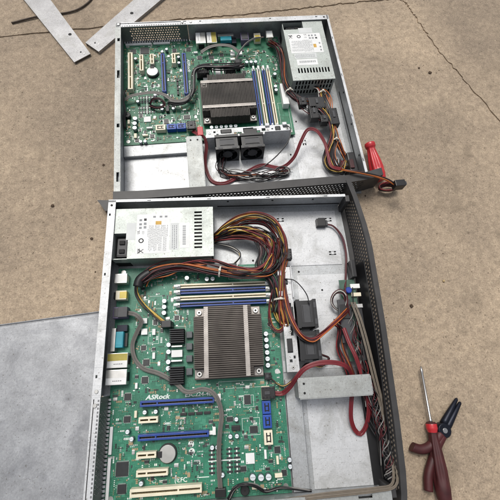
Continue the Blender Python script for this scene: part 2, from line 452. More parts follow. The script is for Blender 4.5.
# ================================================================== chassis
def chassis():
    t = thing('server_chassis', 'foreground steel rack server chassis, lid off, its black grille at the right',
              'server case', (190, 215, 0), 'open rack server cases')
    O = (190, 215, 0)
    B = lambda mb, name, p=t: mb.build(name, p, O)
    # floor with raised bay panel and lances
    f = MB('galvanised_steel')
    f.box(0, 392, 0, 430, 0, 1.2)
    f.box(246, 374, 10, 108, 1.2, 2.2, 'bright_steel', .4)
    f.box(292, 384, 300, 424, 1.2, 2.2, 'bright_steel', .4)
    f.box(296, 376, 124, 270, 1.2, 1.9, 'bright_steel', .3)
    for d, w in ((277, 25), (276, 88), (360, 88), (360, 27)):
        f.box(d - 6, d + 6, w - 3.4, w - 1, 2.2, 2.35, 'slot_dark'); f.box(d - 6, d + 6, w + 1, w + 3.4, 2.2, 2.35, 'slot_dark')
        f.box(d - 2.4, d + 2.4, w - 2.8, w + 2.8, 2.3, 3.4, 'bright_steel', .4)
    for d, w in ((232, 20), (300, 118), (335, 150), (226, 96)): f.cyl((d, w, 1.2), 1.6, .9, m='slot_dark', seg=12)
    B(f, 'floor_pan')
    r = MB('galvanised_steel')
    r.box(262, 285, 282, 424, 1.25, 9, None, 1.2)
    B(r, 'floor_ridge')
    # side walls
    w1 = MB('galvanised_steel')
    w1.box(0, 381, 0, 1.2, 1.3, 42.6)
    sl = [(60 + i * 95, 66 + i * 95, 2.2, 3.6) for i in range(4)]
    w1.slotted(0, 381, 0, 4.6, sl, lambda u, v, q: (u, v, 42.8 + q), 1.2, 'bright_steel')
    w1.box(170, 380, 1.25, 2.2, 12, 13.4, 'slot_dark')
    for d in (188, 262, 330): w1.cyl((d, 1.2, 30), 1.8, .5, 'w', 12, 'slot_dark')
    B(w1, 'side_wall')
    w2 = MB('galvanised_steel')
    w2.box(0, 381, 428.8, 430, 1.3, 42.6)
    sl = [(338, 356, 421, 426), (240, 248, 421, 426), (120, 138, 421, 426), (40, 48, 421, 426)]
    w2.slotted(0, 381, 419.5, 430, sl, lambda u, v, q: (u, v, 42.8 + q), 1.2, 'bar_steel')
    for d in (30, 98, 165, 240, 310, 360): w2.cyl((d, 428.6, 31), 1.7, .4, 'w', 12, 'slot_dark')
    w2.box(4, 378, 424.5, 426, 1.3, 36, 'galvanised_steel')
    B(w2, 'side_wall')
    # rear
    rw = MB('galvanised_steel')
    rw.box(0, 1.2, 1.3, 290, 1.3, 42.6)
    sl = [(24, 28, 2.5, 5), (120, 124, 2.5, 5), (262, 266, 2.5, 5)]
    rw.slotted(1.3, 290, 0, 11.5, sl, lambda u, v, q: (v, u, 42.8 + q), 1.2, 'bright_steel')
    rw.cyl((5.5, 10, 44), 1.8, .5, m='slot_dark', seg=12)
    rw.cyl((5.5, 283, 44), 2.6, 1.2, m='screw_steel', seg=14, bev=.4)
    B(rw, 'rear_wall')
    rv = MB('galvanised_steel')
    n = 27
    sl = [(293 + i * 4.7, 295.6 + i * 4.7, 8.2, 10.2) for i in range(28)]
    rv.slotted(290.2, 428.6, 0, 11.2, sl, lambda u, v, q: (v, u, 42.8 + q), 1.2, 'bright_steel')
    rv.box(2.6, 3.4, 292, 424, 44.05, 44.6, 'slot_dark')
    rv.perforated(306, 11, 20, 6, 5, 1.75, lambda u, v, q: (10.4 + q, u, v), 1.1, 'vent_steel')
    rv.box(10.4, 11.5, 290.2, 428.6, 1.3, 11, 'vent_steel'); rv.box(10.4, 11.5, 290.2, 428.6, 41, 42.7, 'vent_steel')
    rv.box(10.4, 11.5, 290.2, 306, 11, 41, 'vent_steel'); rv.box(10.4, 11.5, 406, 428.6, 11, 41, 'vent_steel')
    for k in range(7): rv.box(11.55, 12.2, 296 + k * 20.3, 297 + k * 20.3, 11.5, 41, 'vent_steel')
    for i in range(26): rv.box(11.6, 15, 294 + i * 5, 297 + i * 5, 9, 11.4, 'bright_steel')
    for w in (300, 424): rv.cyl((5, w, 44), 2.8, 1.3, m='screw_steel', seg=14, bev=.4)
    B(rv, 'rear_vent')
    # front corner blocks
    cb = MB('black_paint')
    cb.box(381.2, 388, 1.4, 13, 1.4, 42.4, None, .8); B(cb, 'corner_block')
    cb = MB('black_paint').box(381.2, 388, 417, 428.5, 1.4, 42.4, None, .8); B(cb, 'corner_block')
    # drive-bay crossbar
    x = MB('bar_steel')
    x.box(276, 377, 281, 307, 41, 42.2, None, .4)
    x.box(276, 377, 280.2, 281, 33, 42); x.box(276, 377, 307, 307.8, 33, 42)
    x.box(274.8, 276, 282, 306, 9.1, 42); x.box(377, 378.2, 282, 306, 2.3, 42); x.box(378.2, 384, 284, 304, 2.3, 3.4)
    x.cyl((283, 288, 42.2), 1.6, .3, m='slot_dark', seg=12); x.cyl((283, 300, 42.2), 1.6, .3, m='slot_dark', seg=12)
    B(x, 'drive_crossbar')
    # fan bracket
    fb = MB('bright_steel')
    sl = [(121, 131, 266, 270), (136, 146, 266, 275), (174, 182, 272, 277), (208, 222, 273, 277), (250, 254, 274, 277), (164, 171, 268, 274), (186, 205, 265, 275), (226, 246, 266, 274), (150, 153, 269, 272), (255, 259, 268, 272)]
    fb.slotted(118, 272, 263, 281, sl, lambda u, v, q: (v, u, 31 + q), 1.1)
    fb.slotted(118, 272, 2, 31, [(173, 211, 6, 30), (217, 255, 6, 30)], lambda u, v, q: (280 + q, u, v), 1.1)
    fb.box(280, 281.1, 118, 167, 31, 39); fb.box(263, 264, 118, 272, 20, 31)
    fb.box(262, 276, 256, 272, 2.2, 3.4)
    for w in (124, 160, 216, 266): fb.cyl((272, w, 32.1), 2.4, 1.1, m='screw_steel', seg=14, bev=.4); 
    for w in (124, 160, 216, 266): fb.cyl((272, w, 33.2), 1, .15, m='slot_dark', seg=10)
    for w in (128, 160): fb.box(260, 266, w - 4, w + 4, 30, 36, 'bright_steel', .8)
    F_ = B(fb, 'fan_bracket')
    for d0, d1, a, b in ((266, 275, 137, 145), (268, 279.5, 180, 204), (266, 274, 227, 245)):  # added black blocks, standing in for the shade inside the bracket openings
        B(MB('black_plastic').box(d0, d1, a, b, 28, 33.5, None, .8), 'opening_shade_block', F_)
    return t
chB = chassis()
CO = (190, 215, 0)
def grille(parent, top, foot, flange, w_end=456):
    """perforated black front: face from foot(w) at the floor to top(w) at the rim; flange=(inner, outer) offsets of its folded top edge"""
    bz = MB('black_paint')
    f0, f1 = min(flange), max(flange)
    fp = lambda u, v, q: (foot(u) + (top(u) - foot(u)) * v / 43. + q, u, v)
    bz.perforated(5, 4, 70, 6, 6, 2.2, fp, 1.2)
    us = [5 + 6 * i for i in range(71)]
    bz.grid_plate(us, [1.4, 4], lambda u, v: False, fp, 1.2); bz.grid_plate(us, [40, 43], lambda u, v: False, fp, 1.2)
    bz.grid_plate([-26, -10, 5], [1.4, 43], lambda u, v: False, fp, 1.2); bz.grid_plate([425, (425 + w_end) / 2, w_end], [1.4, 43], lambda u, v: False, fp, 1.2)
    us = [-26 + (w_end + 26) * i / 60 for i in range(61)]
    bz.grid_plate(us, [0, 1], lambda u, v: False, lambda u, v, q: (top(u) + f0 + v * (f1 - f0), u, 43.05 + q), 1.3)
    bz.grid_plate(us, [0, 1], lambda u, v: False, lambda u, v, q: (foot(u) - 8 + v * 9, u, .1 + q), 1.2)
    return bz.build('front_grille', parent, CO)
def interp(K):
    def f(w):
        w = max(K[0][0], min(K[-1][0], w))
        for (a, x), (b, y) in zip(K, K[1:]):
            if a <= w <= b: return x + (y - x) * (w - a) / (b - a)
    return f
bow = interp([(-26, 394), (5, 401), (24, 404), (55, 408.5), (90, 411.5), (215, 411), (340, 407.5), (400, 404), (425, 401), (456, 394)])
def control_board(t):
    B = lambda mb, name, p=t: mb.build(name, p, CO)
    g = B(MB('green_board').box(360, 385, 138, 262, 14, 15.4), 'control_board')
    m = MB('charcoal'); m.box(352, 372, 170, 236, 15.5, 21, None, 1); m.box(354, 370, 178, 200, 21, 23, 'black_plastic', .5); B(m, 'control_connector', g)
    m = MB('blue_button'); m.cyl((372, 156, 15.4), 5, 7, m='blue_button', bev=1); B(m, 'push_button', g)
    for w0, w1, mm in ((146, 153, 'white_plastic'), (160, 166, 'cream_plastic'), (178, 184, 'port_metal')):
        m = MB(mm); m.box(376, 391, w0, w1, 15.5, 20, None, .6); B(m, 'indicator_lamp', g)
    p = MB('black_plastic')
    bk = lambda u, v, q: (393 + (bow(u) - 404) * .35 + (bow(u) - 8 - 393 - (bow(u) - 404) * .35) * v / 43. - 3.4 + q, u, v)
    p.grid_plate([112 + 312 * i / 24 for i in range(25)], [1.4, 33], lambda u, v: False, bk, 1.2); p.box(374, 386.9, 264, 424, 1.3, 3.4, None, .4); p.box(380, 387, 108, 136, 1.3, 26, None, .8); p.box(378, 386.9, 186, 262, 16, 26, None, .8)
    B(p, 'panel_mount')

# ================================================================== power supply
def psu():
    O = (87, 56, 1.3)
    t = thing('power_supply', 'steel power supply with white printed label in the foreground case', 'power supply', O, 'flat server power supplies')
    B = lambda mb, name, p=t: mb.build(name, p, O)
    b = MB('psu_steel')
    w0, w1, z0, z1 = 16, 98, 1.4, 40
    b.box(33, 131, w0, w1, z0, z1); b.box(10, 33, w0, 57, z0, z1)
    b.box(131, 160, w0, w0 + 1, z0, z1); b.box(131, 160, w1 - 1, w1, z0, z1); b.box(131, 160, w0 + 1, w1 - 1, z0, 33, 'slot_dark')
    sl = [(134, 146, 23 + i * 5.9, 26 + i * 5.9) for i in range(11)]
    # lid sheet (notched at the inlet)
    us = [9.5, 33, 134, 146, 163.5]; vs = [15.5, 57, 98.5]
    for a, c, d, e in sl: vs += [d, e]
    def hole(u, v): return (u < 33 and v > 57) or any(a < u < c and d < v < e for a, c, d, e in sl)
    b.grid_plate(us, vs, hole, lambda u, v, q: (u, v, 40.1 + q), .9)
    # front face slots
    fs = [(20 + i * 6.2, 23.4 + i * 6.2, z, z + 9) for i in range(12) for z in (6, 18, 29) if not (3 < i < 7 and z == 18)]
    b.slotted(w0, w1, z0, 39.9, fs, lambda u, v, q: (162.2 + q, u, v), .9)
    b.box(160, 162.1, w0, w1, 1.5, 3); 
    B(b, 'housing')
    s = MB('black_plastic')
    s.box(10, 32.9, 57.1, 98, 1.5, 20, 'slot_dark'); s.box(10, 11.4, 57.1, 98, 20, 38, 'psu_steel'); s.box(11.4, 32.9, 96.8, 98, 20, 38, 'psu_steel')
    s.box(13, 31, 60, 92, 20, 30, 'black_plastic', 1.5); s.box(15, 29, 63, 89, 30, 31, 'charcoal'); s.box(18, 26, 66, 72, 31, 33.5, 'slot_dark'); s.box(18, 26, 80, 86, 31, 33.5, 'slot_dark')
    B(s, 'power_inlet')
    # printed labels
    l = MB('label_white'); z = 41.05
    l.box(45, 96, 26, 91, z, z + .12); l.box(97, 110, 42, 86, z, z + .12, 'label_grey'); l.box(112, 127, 43, 84, z, z + .14)
    l.box(30, 44, 40, 68, z, z + .1, 'label_grey')
    zt = z + .22
    rr = random.Random(3)
    for i in range(17):   # rows of fine print, too small to read
        d = 62.5 + i * 1.85; w = 45 + (i % 5 == 0) * 6
        end = 87 if i % 4 else rr.uniform(60, 80)
        while w < end:
            ln = rr.uniform(.8, 3.4); l.box(d, d + .75, w, min(88, w + ln), zt - .12, zt - .04, 'print_grey'); w += ln + rr.uniform(.5, 1.2)
    for i in range(3):
        w = 46
        while w < 84:
            ln = rr.uniform(1, 3); l.box(100 + i * 3, 101.2 + i * 3, w, w + ln, zt - .1, zt, 'print_grey'); w += ln + .9
    w = 47
    while w < 78:
        ln = rr.choice((.5, .9, 1.4)); l.box(116, 121, w, w + ln, zt - .06, zt, 'print_grey'); w += ln + rr.choice((.6, 1.1))
    l.box(74, 83, 38, 44, zt - .1, zt, 'orange_print')
    # marks: crossed bin, ring, small approval marks
    l.tube([(49, 84, zt), (57, 90, zt)], .45, 4, 'print_black'); l.tube([(49, 90, zt), (57, 84, zt)], .45, 4, 'print_black')
    l.tube([(51, 83, zt), (51, 90, zt)], .5, 4, 'print_black'); l.tube([(49, 83, zt - .1), (49, 91, zt - .1)], .4, 4, 'print_black')
    ring = [(53 + 3.2 * math.cos(a), 70 + 3.2 * math.sin(a), zt) for a in [i * math.pi / 8 for i in range(17)]]
    l.tube(ring, .75, 4, 'print_black', 1)
    l.text('UL', 50, 59, zt - .1, 5, math.pi / 2, 'print_black', .05); l.text('CE', 57, 59.5, zt - .1, 4.4, math.pi / 2, 'print_grey', .03)
    for w in (34, 41, 47):
        l.box(49, 53, w, w + 3.4, zt - .1, zt, 'print_grey'); l.box(56, 60, w - 1, w + 3, zt - .1, zt, 'print_black' if w == 34 else 'print_grey')
    for d in (70, 80, 88): l.box(d, d + 4, 29, 32, zt - .1, zt, 'print_grey')
    B(l, 'label')
    e = MB('screw_steel')
    for d, w in ((156, 21), (156, 93)): e.cyl((d, w, 41), 1.7, .6, seg=12, bev=.2)
    B(e, 'lid_screw')
    return t
psB = psu()

# ================================================================== motherboard
ZB = 8.0
def motherboard():
    O = (135, 264, 6)
    t = thing('motherboard', 'green server motherboard in the foreground case with a clean finned heatsink', 'motherboard', O, 'green server motherboards')
    B = lambda mb, name, p=t: mb.build(name, p, O)
    rects = []   # occupied areas (d0,d1,w0,w1)
    p = MB('pcb_green')
    p.box(12, 260, 104, 424, 6.3, ZB)
    zt = ZB + .02
    # silkscreen lettering and outlines
    p.text('ASRock', 62, 298.2, zt, 8.4, 0, 'silkscreen', .28, .25, 1.22)
    p.text('E3C224-4L', 117, 297.6, zt, 7.6, 0, 'silkscreen', .15, .1, 1.1)
    p.text('RoHS', 84, 401.2, zt, 4.4, 0, 'silkscreen', .06)
    p.text('(\u20acFC', 104, 402.2, zt, 7.5, 0, 'silkscreen', .1, 0, 1.05)
    def outline(d0, d1, w0, w1, k=.45):
        z = ZB
        p.box(d0, d1, w0, w0 + k, z, z + .1, 'silkscreen'); p.box(d0, d1, w1 - k, w1, z, z + .1, 'silkscreen')
        p.box(d0, d0 + k, w0 + k, w1 - k, z, z + .1, 'silkscreen'); p.box(d1 - k, d1, w0 + k, w1 - k, z, z + .1, 'silkscreen')
    ring = lambda d, w, r, k=.4: p.tube([(d + r * math.cos(a), w + r * math.sin(a), ZB + .02) for a in [i * math.pi / 9 for i in range(19)]], k, 4, 'silkscreen', .6)
    ring(77.5, 398.5, 2.6)
    p.cyl((126, 358, ZB), 4, .1, m='silkscreen'); p.cyl((127, 367, ZB), 4, .1, m='silkscreen')
    p.box(84, 90, 398.5, 399.2, ZB, ZB + .1, 'silkscreen'); p.box(134, 150, 398, 399, ZB, ZB + .1, 'silkscreen')
    for q in ((98, 118, 198, 228), (197, 222, 330, 352), (200, 215, 300, 316), (62, 78, 204, 222), (60, 82, 150, 170), (185, 250, 108, 128), (165, 235, 280, 290)):
        outline(*q)
    for d, w in ((20, 110), (252, 112), (20, 262), (252, 270), (22, 416), (252, 416)): p.cyl((d, w, ZB), 3.6, .15, m='screw_steel')
    B(p, 'circuit_board')
    # --- expansion slots
    def slot(d0, d1, w, m, ww=7.6, key=.3, latch=False):
        rects.append((d0 - 2, d1 + (10 if latch else 2), w - ww / 2 - 1, w + ww / 2 + 1))
        s = MB(m); h = ZB + 11; a = ww / 2; g = 1.15
        s.box(d0, d1, w - a, w - g, ZB, h, None, .35); s.box(d0, d1, w + g, w + a, ZB, h, None, .35)
        s.box(d0, d0 + 2.2, w - g, w + g, ZB, h - .1); s.box(d1 - 2.2, d1, w - g, w + g, ZB, h - .1)
        k = d0 + (d1 - d0) * key; s.box(k, k + 2, w - g, w + g, ZB, h - .2)
        s.box(d0 + 2.3, d1 - 2.3, w - g + .02, w + g - .02, ZB, ZB + 3.5, 'slot_dark')
        n = int((d1 - d0) / 2)
        for i in range(2, n - 1):
            s.box(d0 + i * 2, d0 + i * 2 + .7, w - g, w - g + .35, ZB + 3.6, h - .6, 'brass'); s.box(d0 + i * 2, d0 + i * 2 + .7, w + g - .35, w + g, ZB + 3.6, h - .6, 'brass')
        o = B(s, 'expansion_slot')
        if latch:
            l = MB('white_plastic'); l.box(d1 + .1, d1 + 9, w - 2.4, w + 2.4, ZB, ZB + 6, None, .6); l.box(d1 + 5, d1 + 9.5, w - 7.5, w + 2.6, ZB + 6, ZB + 9, None, .7); B(l, 'latch', o)
        return o
    slot(57, 159, 303, 'blue_slot', 7.8, .22, True)
    slot(56, 82, 323.5, 'cream_plastic', 7.6, .5)
    slot(56, 151, 345, 'blue_slot', 7.8, .24, True)
    slot(55, 81, 366, 'cream_plastic', 7.6, .5)
    slot(56, 97, 387, 'cream_plastic', 7.8, .3)
    slot(49, 141, 408.5, 'cream_plastic', 9.4, .66)
    # --- memory slots
    for i, (w, m) in enumerate(((138, 'cream_plastic'), (147, 'blue_slot'), (157, 'cream_plastic'), (167, 'blue_slot'))):
        rects.append((100, 252, w - 5, w + 5))
        s = MB(m); h = ZB + 9
        s.box(110, 242, w - 3.3, w - .9, ZB, h, None, .3); s.box(110, 242, w + .9, w + 3.3, ZB, h, None, .3)
        s.box(110.2, 241.8, w - .88, w + .88, ZB, ZB + 3, 'slot_dark'); s.box(190, 192, w - .88, w + .88, ZB + 3, h - .2)
        for j in range(62): s.box(112 + j * 2.08, 112.8 + j * 2.08, w - .9, w - .55, ZB + 3.1, h - .5, 'brass')
        o = B(s, 'memory_slot')
        for d, sg in ((110, -1), (242, 1)):
            l = MB('white_plastic')
            l.box(min(d + sg * .1, d + sg * 7), max(d + sg * .1, d + sg * 7), w - 3.2, w + 3.2, ZB, ZB + 9, None, .7)
            l.box(min(d + sg * 3, d + sg * 9.5), max(d + sg * 3, d + sg * 9.5), w - 2, w + 2, ZB + 9, ZB + 12.5, None, .8)
            l.box(min(d - sg * .5, d + sg * 3), max(d - sg * .5, d + sg * 3), w - 1.2, w + 1.2, ZB + 9, ZB + 13.5, None, .5)
            B(l, 'latch', o)
    # --- processor heatsink
    rects.append((124, 238, 168, 282))
    hs = MB('heat_fin')
    hs.box(132, 231, 174, 276, ZB + 5, ZB + 9, None, .5)
    d0, d1, w0, w1 = 132, 231, 174, 275
    n = 36
    for i in range(n):
        w = w0 + (w1 - w0) * (i + .5) / n
        c = 15 if (w < w0 + 14 or w > w1 - 14) else 0
        hs.box(d0 + c, d1 - c, w - .92, w + .92, ZB + 9, ZB + 27 + .25 * math.sin(i * 2.3))
    H_ = B(hs, 'heatsink')
    for d in (150, 208):
        m = MB('heat_bar'); m.box(d - 3.2, d + 3.2, 175, 274, ZB + 27.4, ZB + 28, None, .15)
        for i in range(34):
            for e in (-3, .9): m.box(d + e, d + e + 2.1, 175.4 + i * 2.9, 177.2 + i * 2.9, ZB + 28, ZB + 28.5, None)
        B(m, 'clamp_bar', H_)
    for d, w in ((139, 181), (224, 181), (139, 268), (224, 268)):
        m = MB('screw_steel'); m.box(d - 6.5, d + 6.5, w - 6, w + 6, ZB + 9.02, ZB + 9.9, 'heat_bar', .3)
        m.cyl((d, w, ZB + 9.9), 3.9, 3, bev=.5); m.cyl((d, w, ZB + 12.9), 1.7, .1, m='slot_dark', seg=6)
        B(m, 'corner_screw', H_)
    # --- voltage regulator heatsinks, chokes
    for w0, w1 in ((203, 224), (256, 281)):
        rects.append((93, 120, w0 - 2, w1 + 2))
        s = MB('vrm_fin'); s.box(96, 117, w0, w1, ZB + 1, ZB + 5)
        k = int((w1 - w0) / 3)
        for i in range(k): s.box(96, 117, w0 + .4 + i * 3, w0 + 1.9 + i * 3, ZB + 5, ZB + 17)
        B(s, 'regulator_heatsink')
    rects.append((90, 130, 200, 284))
    s = MB('port_metal'); s.box(98, 114, 226.5, 229, ZB, ZB + 9, None, .5); s.box(98, 114, 247, 249.5, ZB, ZB + 9, None, .5)
    s.box(98, 114, 233, 243, ZB, ZB + 8, 'label_white', .6); B(s, 'regulator_shield')
    def repl(name, mb, spots, base):
        o = mb.build(name, t, (O[0] + 0, O[1], O[2]))
        repeat(o, [(s[0] - base[0], s[1] - base[1]) for s in spots], t)
    def unit(name, mbf, spots, pad=4):
        """one mesh at the first spot, copies at the rest"""
        d, w = spots[0]
        o = mbf(d, w).build(name, t, O)
        repeat(o, [(a - d, b - w) for a, b in spots[1:]], t)
        for a, b in spots: rects.append((a - pad, a + pad, b - pad, b + pad))
    unit('choke', lambda d, w: MB('choke_grey').box(d - 4.6, d + 4.6, w - 4.8, w + 4.8, ZB, ZB + 8, None, 1), [(124, 212), (124, 229), (124, 246), (124, 264)], 6)
    # --- capacitors
    cap = lambda r, h: (lambda d, w: MB('cap_side').cyl((d, w, ZB), r, h, seg=18, cap_m='cap_top', m='cap_side', bev=.5).box(d - r * .72, d + r * .72, w - .18, w + .18, ZB + h, ZB + h + .05, 'charcoal'))
    unit('capacitor', cap(3.6, 9), [(86, 160), (86, 169), (86, 178), (151, 128), (160, 128), (120, 125), (94, 225), (94, 235), (94, 249), (94, 258)])
    unit('capacitor', cap(3.7, 8), [(238, 216), (238, 225), (238, 234), (238, 243), (238, 252), (238, 261)])
    unit('capacitor', cap(3.1, 8), [(63, 314), (78, 314), (62, 399), (162, 363), (155, 363), (168, 396), (189, 330), (189, 351), (180, 351), (259, 384), (259, 392), (47, 346), (41, 337)])
    unit('capacitor', cap(4.2, 9), [(208, 401), (219, 402), (229, 402)], 5)
    # --- drive sockets
    for w0, w1, m in ((289, 307, 'cream_plastic'), (308.5, 325.5, 'blue_sata'), (326.5, 343.5, 'blue_sata'), (346, 364, 'cream_plastic')):
        rects.append((222, 244, w0 - 2, w1 + 2))
        s = MB(m); s.box(226, 238, w0, w1, ZB, ZB + 9.5, None, .6)
        s.box(229, 230.6, w0 + 3, w1 - 3, ZB + 9.3, ZB + 9.62, 'slot_dark'); s.box(234, 235.6, w0 + 3, w1 - 3, ZB + 9.3, ZB + 9.62, 'slot_dark')
        s.box(229, 235.6, w1 - 5, w1 - 3.5, ZB + 9.3, ZB + 9.63, 'slot_dark'); s.box(229, 235.6, w0 + 6, w0 + 7.5, ZB + 9.3, ZB + 9.63, 'slot_dark')
        B(s, 'drive_socket')
    # --- battery
    rects.append((80, 109, 353, 380))
    b = MB('battery_steel'); b.cyl((95, 367, ZB + 2.4), 11.2, 4, m='battery_steel', seg=40, bev=.7); b.cyl((95, 367, ZB), 12.4, 2.3, m='black_plastic', seg=30); b.box(82, 88, 363, 371, ZB + 2, ZB + 7.4, 'black_plastic', .5)
    B(b, 'coin_battery')
    # --- rear ports
    rects.append((8, 42, 104, 282))
    s = MB('white_plastic'); s.box(11, 30, 116, 131, ZB, ZB + 15, 'port_metal', .6); s.box(13, 29, 117.5, 129.5, ZB + 15.02, ZB + 15.3, 'white_plastic'); s.box(12, 30.2, 119, 128, ZB + 3, ZB + 12, 'cream_plastic'); B(s, 'usb_port')
    s = MB('cream_plastic'); s.box(14, 30, 142, 156, ZB, ZB + 13, None, .8); s.box(20, 30.4, 144, 154, ZB + 6, ZB + 13.4, 'yellow_plastic', .6); s.box(10.5, 14, 144, 154, ZB + 2, ZB + 11, 'slot_dark'); B(s, 'audio_port')
    s = MB('charcoal'); s.box(12, 33, 167, 184, ZB, ZB + 14, 'purple_plastic', 1); s.box(14, 31, 169, 182, ZB + 14, ZB + 15, 'charcoal', .4); B(s, 'serial_port')
    s = MB('teal_vga'); s.box(18, 29, 203, 226, ZB, ZB + 12, None, 1); s.box(11.5, 17.8, 198, 231, ZB, ZB + 12, 'port_metal', .6); s.box(17.9, 33, 193, 202.6, ZB, ZB + 8, 'tool_dark', .5); s.box(19, 27.6, 207, 222, ZB + 12.02, ZB + 12.4, 'teal_vga'); s.box(29.1, 33, 205, 224, ZB, ZB + 5, 'black_plastic'); B(s, 'display_port')
    for w0, mm in ((233.5, 'label_gold'), (256, 'port_metal')):
        s = MB('port_metal'); s.box(9, 38, w0, w0 + 20.5, ZB, ZB + 15.5, None, .6)
        s.box(10, 37.5, w0 + 11, w0 + 19.5, ZB + 15.55, ZB + 15.7, 'label_white'); s.box(10, 37.5, w0 + 1, w0 + 10.6, ZB + 15.55, ZB + 15.68, mm)
        for i in range(5): s.box(19 + i * 2.6, 20.6 + i * 2.6, w0 + 14.6, w0 + 15.6, ZB + 15.7, ZB + 15.78, 'print_black')
        s.box(38, 38.4, w0 + 4, w0 + 16, ZB + 2, ZB + 12, 'slot_dark')
        B(s, 'network_port')
    # --- chips
    def chip(d, w, a, b, h=1.6, m='chip_black', name='chip', legs=True):
        rects.append((d - a / 2 - 2, d + a / 2 + 2, w - b / 2 - 2, w + b / 2 + 2))
        s = MB(m); s.box(d - a / 2, d + a / 2, w - b / 2, w + b / 2, ZB + .25, ZB + h, None, .25)
        if legs:
            k = int(b / 1.6)
            for i in range(k):
                y = w - b / 2 + 1 + i * 1.6
                s.box(d - a / 2 - 1.1, d - a / 2, y, y + .7, ZB, ZB + .5, 'port_metal'); s.box(d + a / 2, d + a / 2 + 1.1, y, y + .7, ZB, ZB + .5, 'port_metal')
            k = int(a / 1.6)
            for i in range(k):
                y = d - a / 2 + 1 + i * 1.6
                s.box(y, y + .7, w - b / 2 - 1.1, w - b / 2, ZB, ZB + .5, 'port_metal'); s.box(y, y + .7, w + b / 2, w + b / 2 + 1.1, ZB, ZB + .5, 'port_metal')
        s.cyl((d - a / 2 + 1.6, w + b / 2 - 1.6, ZB + h), .55, .05, m='charcoal', seg=10)
        B(s, name)
    for q in ((35, 382, 16, 17), (36, 405, 11, 11), (61, 248, 9, 9), (60, 272, 9, 9), (37, 293, 9, 9), (38, 322, 9, 8), (213, 345, 11, 9), (206, 306, 9, 12),
              (244, 372, 8, 8), (251, 400, 7, 7), (104, 185, 7, 7), (196, 392, 8, 6), (56, 207 + 20, 7, 7), (180, 330, 9, 6), (72, 190, 6, 8)): chip(*q)
    chip(206, 380, 12, 13, 2.2, 'label_white', 'chip', False)
    for d, w, a, b, m in ((56, 188, 9, 8, 'white_plastic'), (57, 204, 9, 9, 'white_plastic'), (71, 205, 5, 9, 'white_plastic'), (72, 239, 4, 9, 'white_plastic'), (49, 279, 3.5, 8, 'white_plastic'),
                          (50, 316, 3.5, 9, 'cream_plastic'), (243, 384, 3.2, 10, 'cream_plastic'), (227, 376, 3.2, 11, 'white_plastic'), (211, 414, 9, 4, 'cream_plastic'), (243, 402, 10, 5, 'cream_plastic')):
        rects.append((d - a / 2 - 2, d + a / 2 + 2, w - b / 2 - 2, w + b / 2 + 2))
        B(MB(m).box(d - a / 2, d + a / 2, w - b / 2, w + b / 2, ZB, ZB + 4.5, None, .5), 'header_plug')
    # edge strips by the rear slots
    for w0, w1 in ((330, 364), (368, 420)):
        rects.append((13, 22, w0, w1)); B(MB('label_white').box(16, 20, w0, w1, ZB, ZB + 3, None, .4), 'edge_strip')
    # dark row of header pins and the pad grid beside the ribbon
    for i in range(4):
        rects.append((110 + i * 11, 122 + i * 11, 317, 324)); B(MB('black_plastic').box(111 + i * 11, 120 + i * 11, 318, 321.5, ZB, ZB + 3, None, .3), 'header_strip')
    rects.append((146, 194, 362, 400))
    s = MB('chip_black')
    for i in range(6):
        for x in (150, 160, 174, 184): s.box(x, x + 8, 366 + i * 5.4, 368.6 + i * 5.4, ZB, ZB + 1, None, .2)
    s.box(149, 193, 379.6, 381, ZB + .02, ZB + .3, 'silkscreen'); s.box(153, 155, 365, 397, ZB + .03, ZB + .32, 'silkscreen'); s.box(163.5, 164.5, 365, 397, ZB + .03, ZB + .32, 'silkscreen'); s.box(177, 179, 365, 397, ZB + .03, ZB + .32, 'silkscreen'); s.box(187, 189, 365, 397, ZB + .03, ZB + .32, 'silkscreen')
    B(MB('black_plastic').box(182, 194, 338, 344, ZB, ZB + 7, None, .4), 'jumper_block')
    B(s, 'pad_grid')
    # power connectors
    rects.append((40, 62, 106, 132)); rects.append((140, 250, 104, 132))
    s = MB('black_plastic'); s.box(150, 200, 108, 120, ZB, ZB + 14, 'white_plastic', .8); B(s, 'power_socket')
    s = MB('black_plastic'); s.box(84, 100, 192, 201, ZB, ZB + 15, None, .8); B(s, 'power_socket')
    # audio coil / buzzer at the near edge
    s = MB('black_plastic'); s.cyl((197, 416, ZB), 6, 7, bev=.8); s.cyl((197, 416, ZB + 7), 1.2, .1, m='slot_dark'); B(s, 'buzzer')
    rects.append((188, 206, 408, 424))
    # tiny surface-mount parts: nobody could count them
    rr = random.Random(11); s = MB('chip_black', 'smd_tan', 'port_metal', 'silkscreen', 'charcoal')
    n = 0
    while n < 2000:
        d, w = rr.uniform(15, 257), rr.uniform(107, 421)
        if any(a < d < b and c < w < e for a, b, c, e in rects): continue
        if 60 < d < 152 and 290 < w < 300: continue
        k = rr.choice((1, 1, 2, 3, 4)); hor = rr.random() < .5
        m = rr.choice(('chip_black', 'smd_tan', 'smd_tan', 'port_metal', 'silkscreen', 'silkscreen', 'charcoal'))
        a, b = rr.choice(((1.5, .8), (1.1, .6), (2.0, 1.1), (1.2, .7), (2.8, 1.5), (1.7, 1.7)))
        for i in range(k):
            x, y = (d + i * 2.1, w) if hor else (d, w + i * 2.1)
            if any(q0 < x < q1 and q2 < y < q3 for q0, q1, q2, q3 in rects) or x > 257 or y > 421: continue
            aa, bb = (b, a) if hor else (a, b)
            if m == 'silkscreen': s.box(x - aa / 2, x + aa / 2, y - bb / 2, y + bb / 2, ZB, ZB + .1, m)
            else:
                s.box(x - aa / 2, x + aa / 2, y - bb / 2, y + bb / 2, ZB, ZB + rr.uniform(.5, 1.1), m)
            n += 1
    n = 0
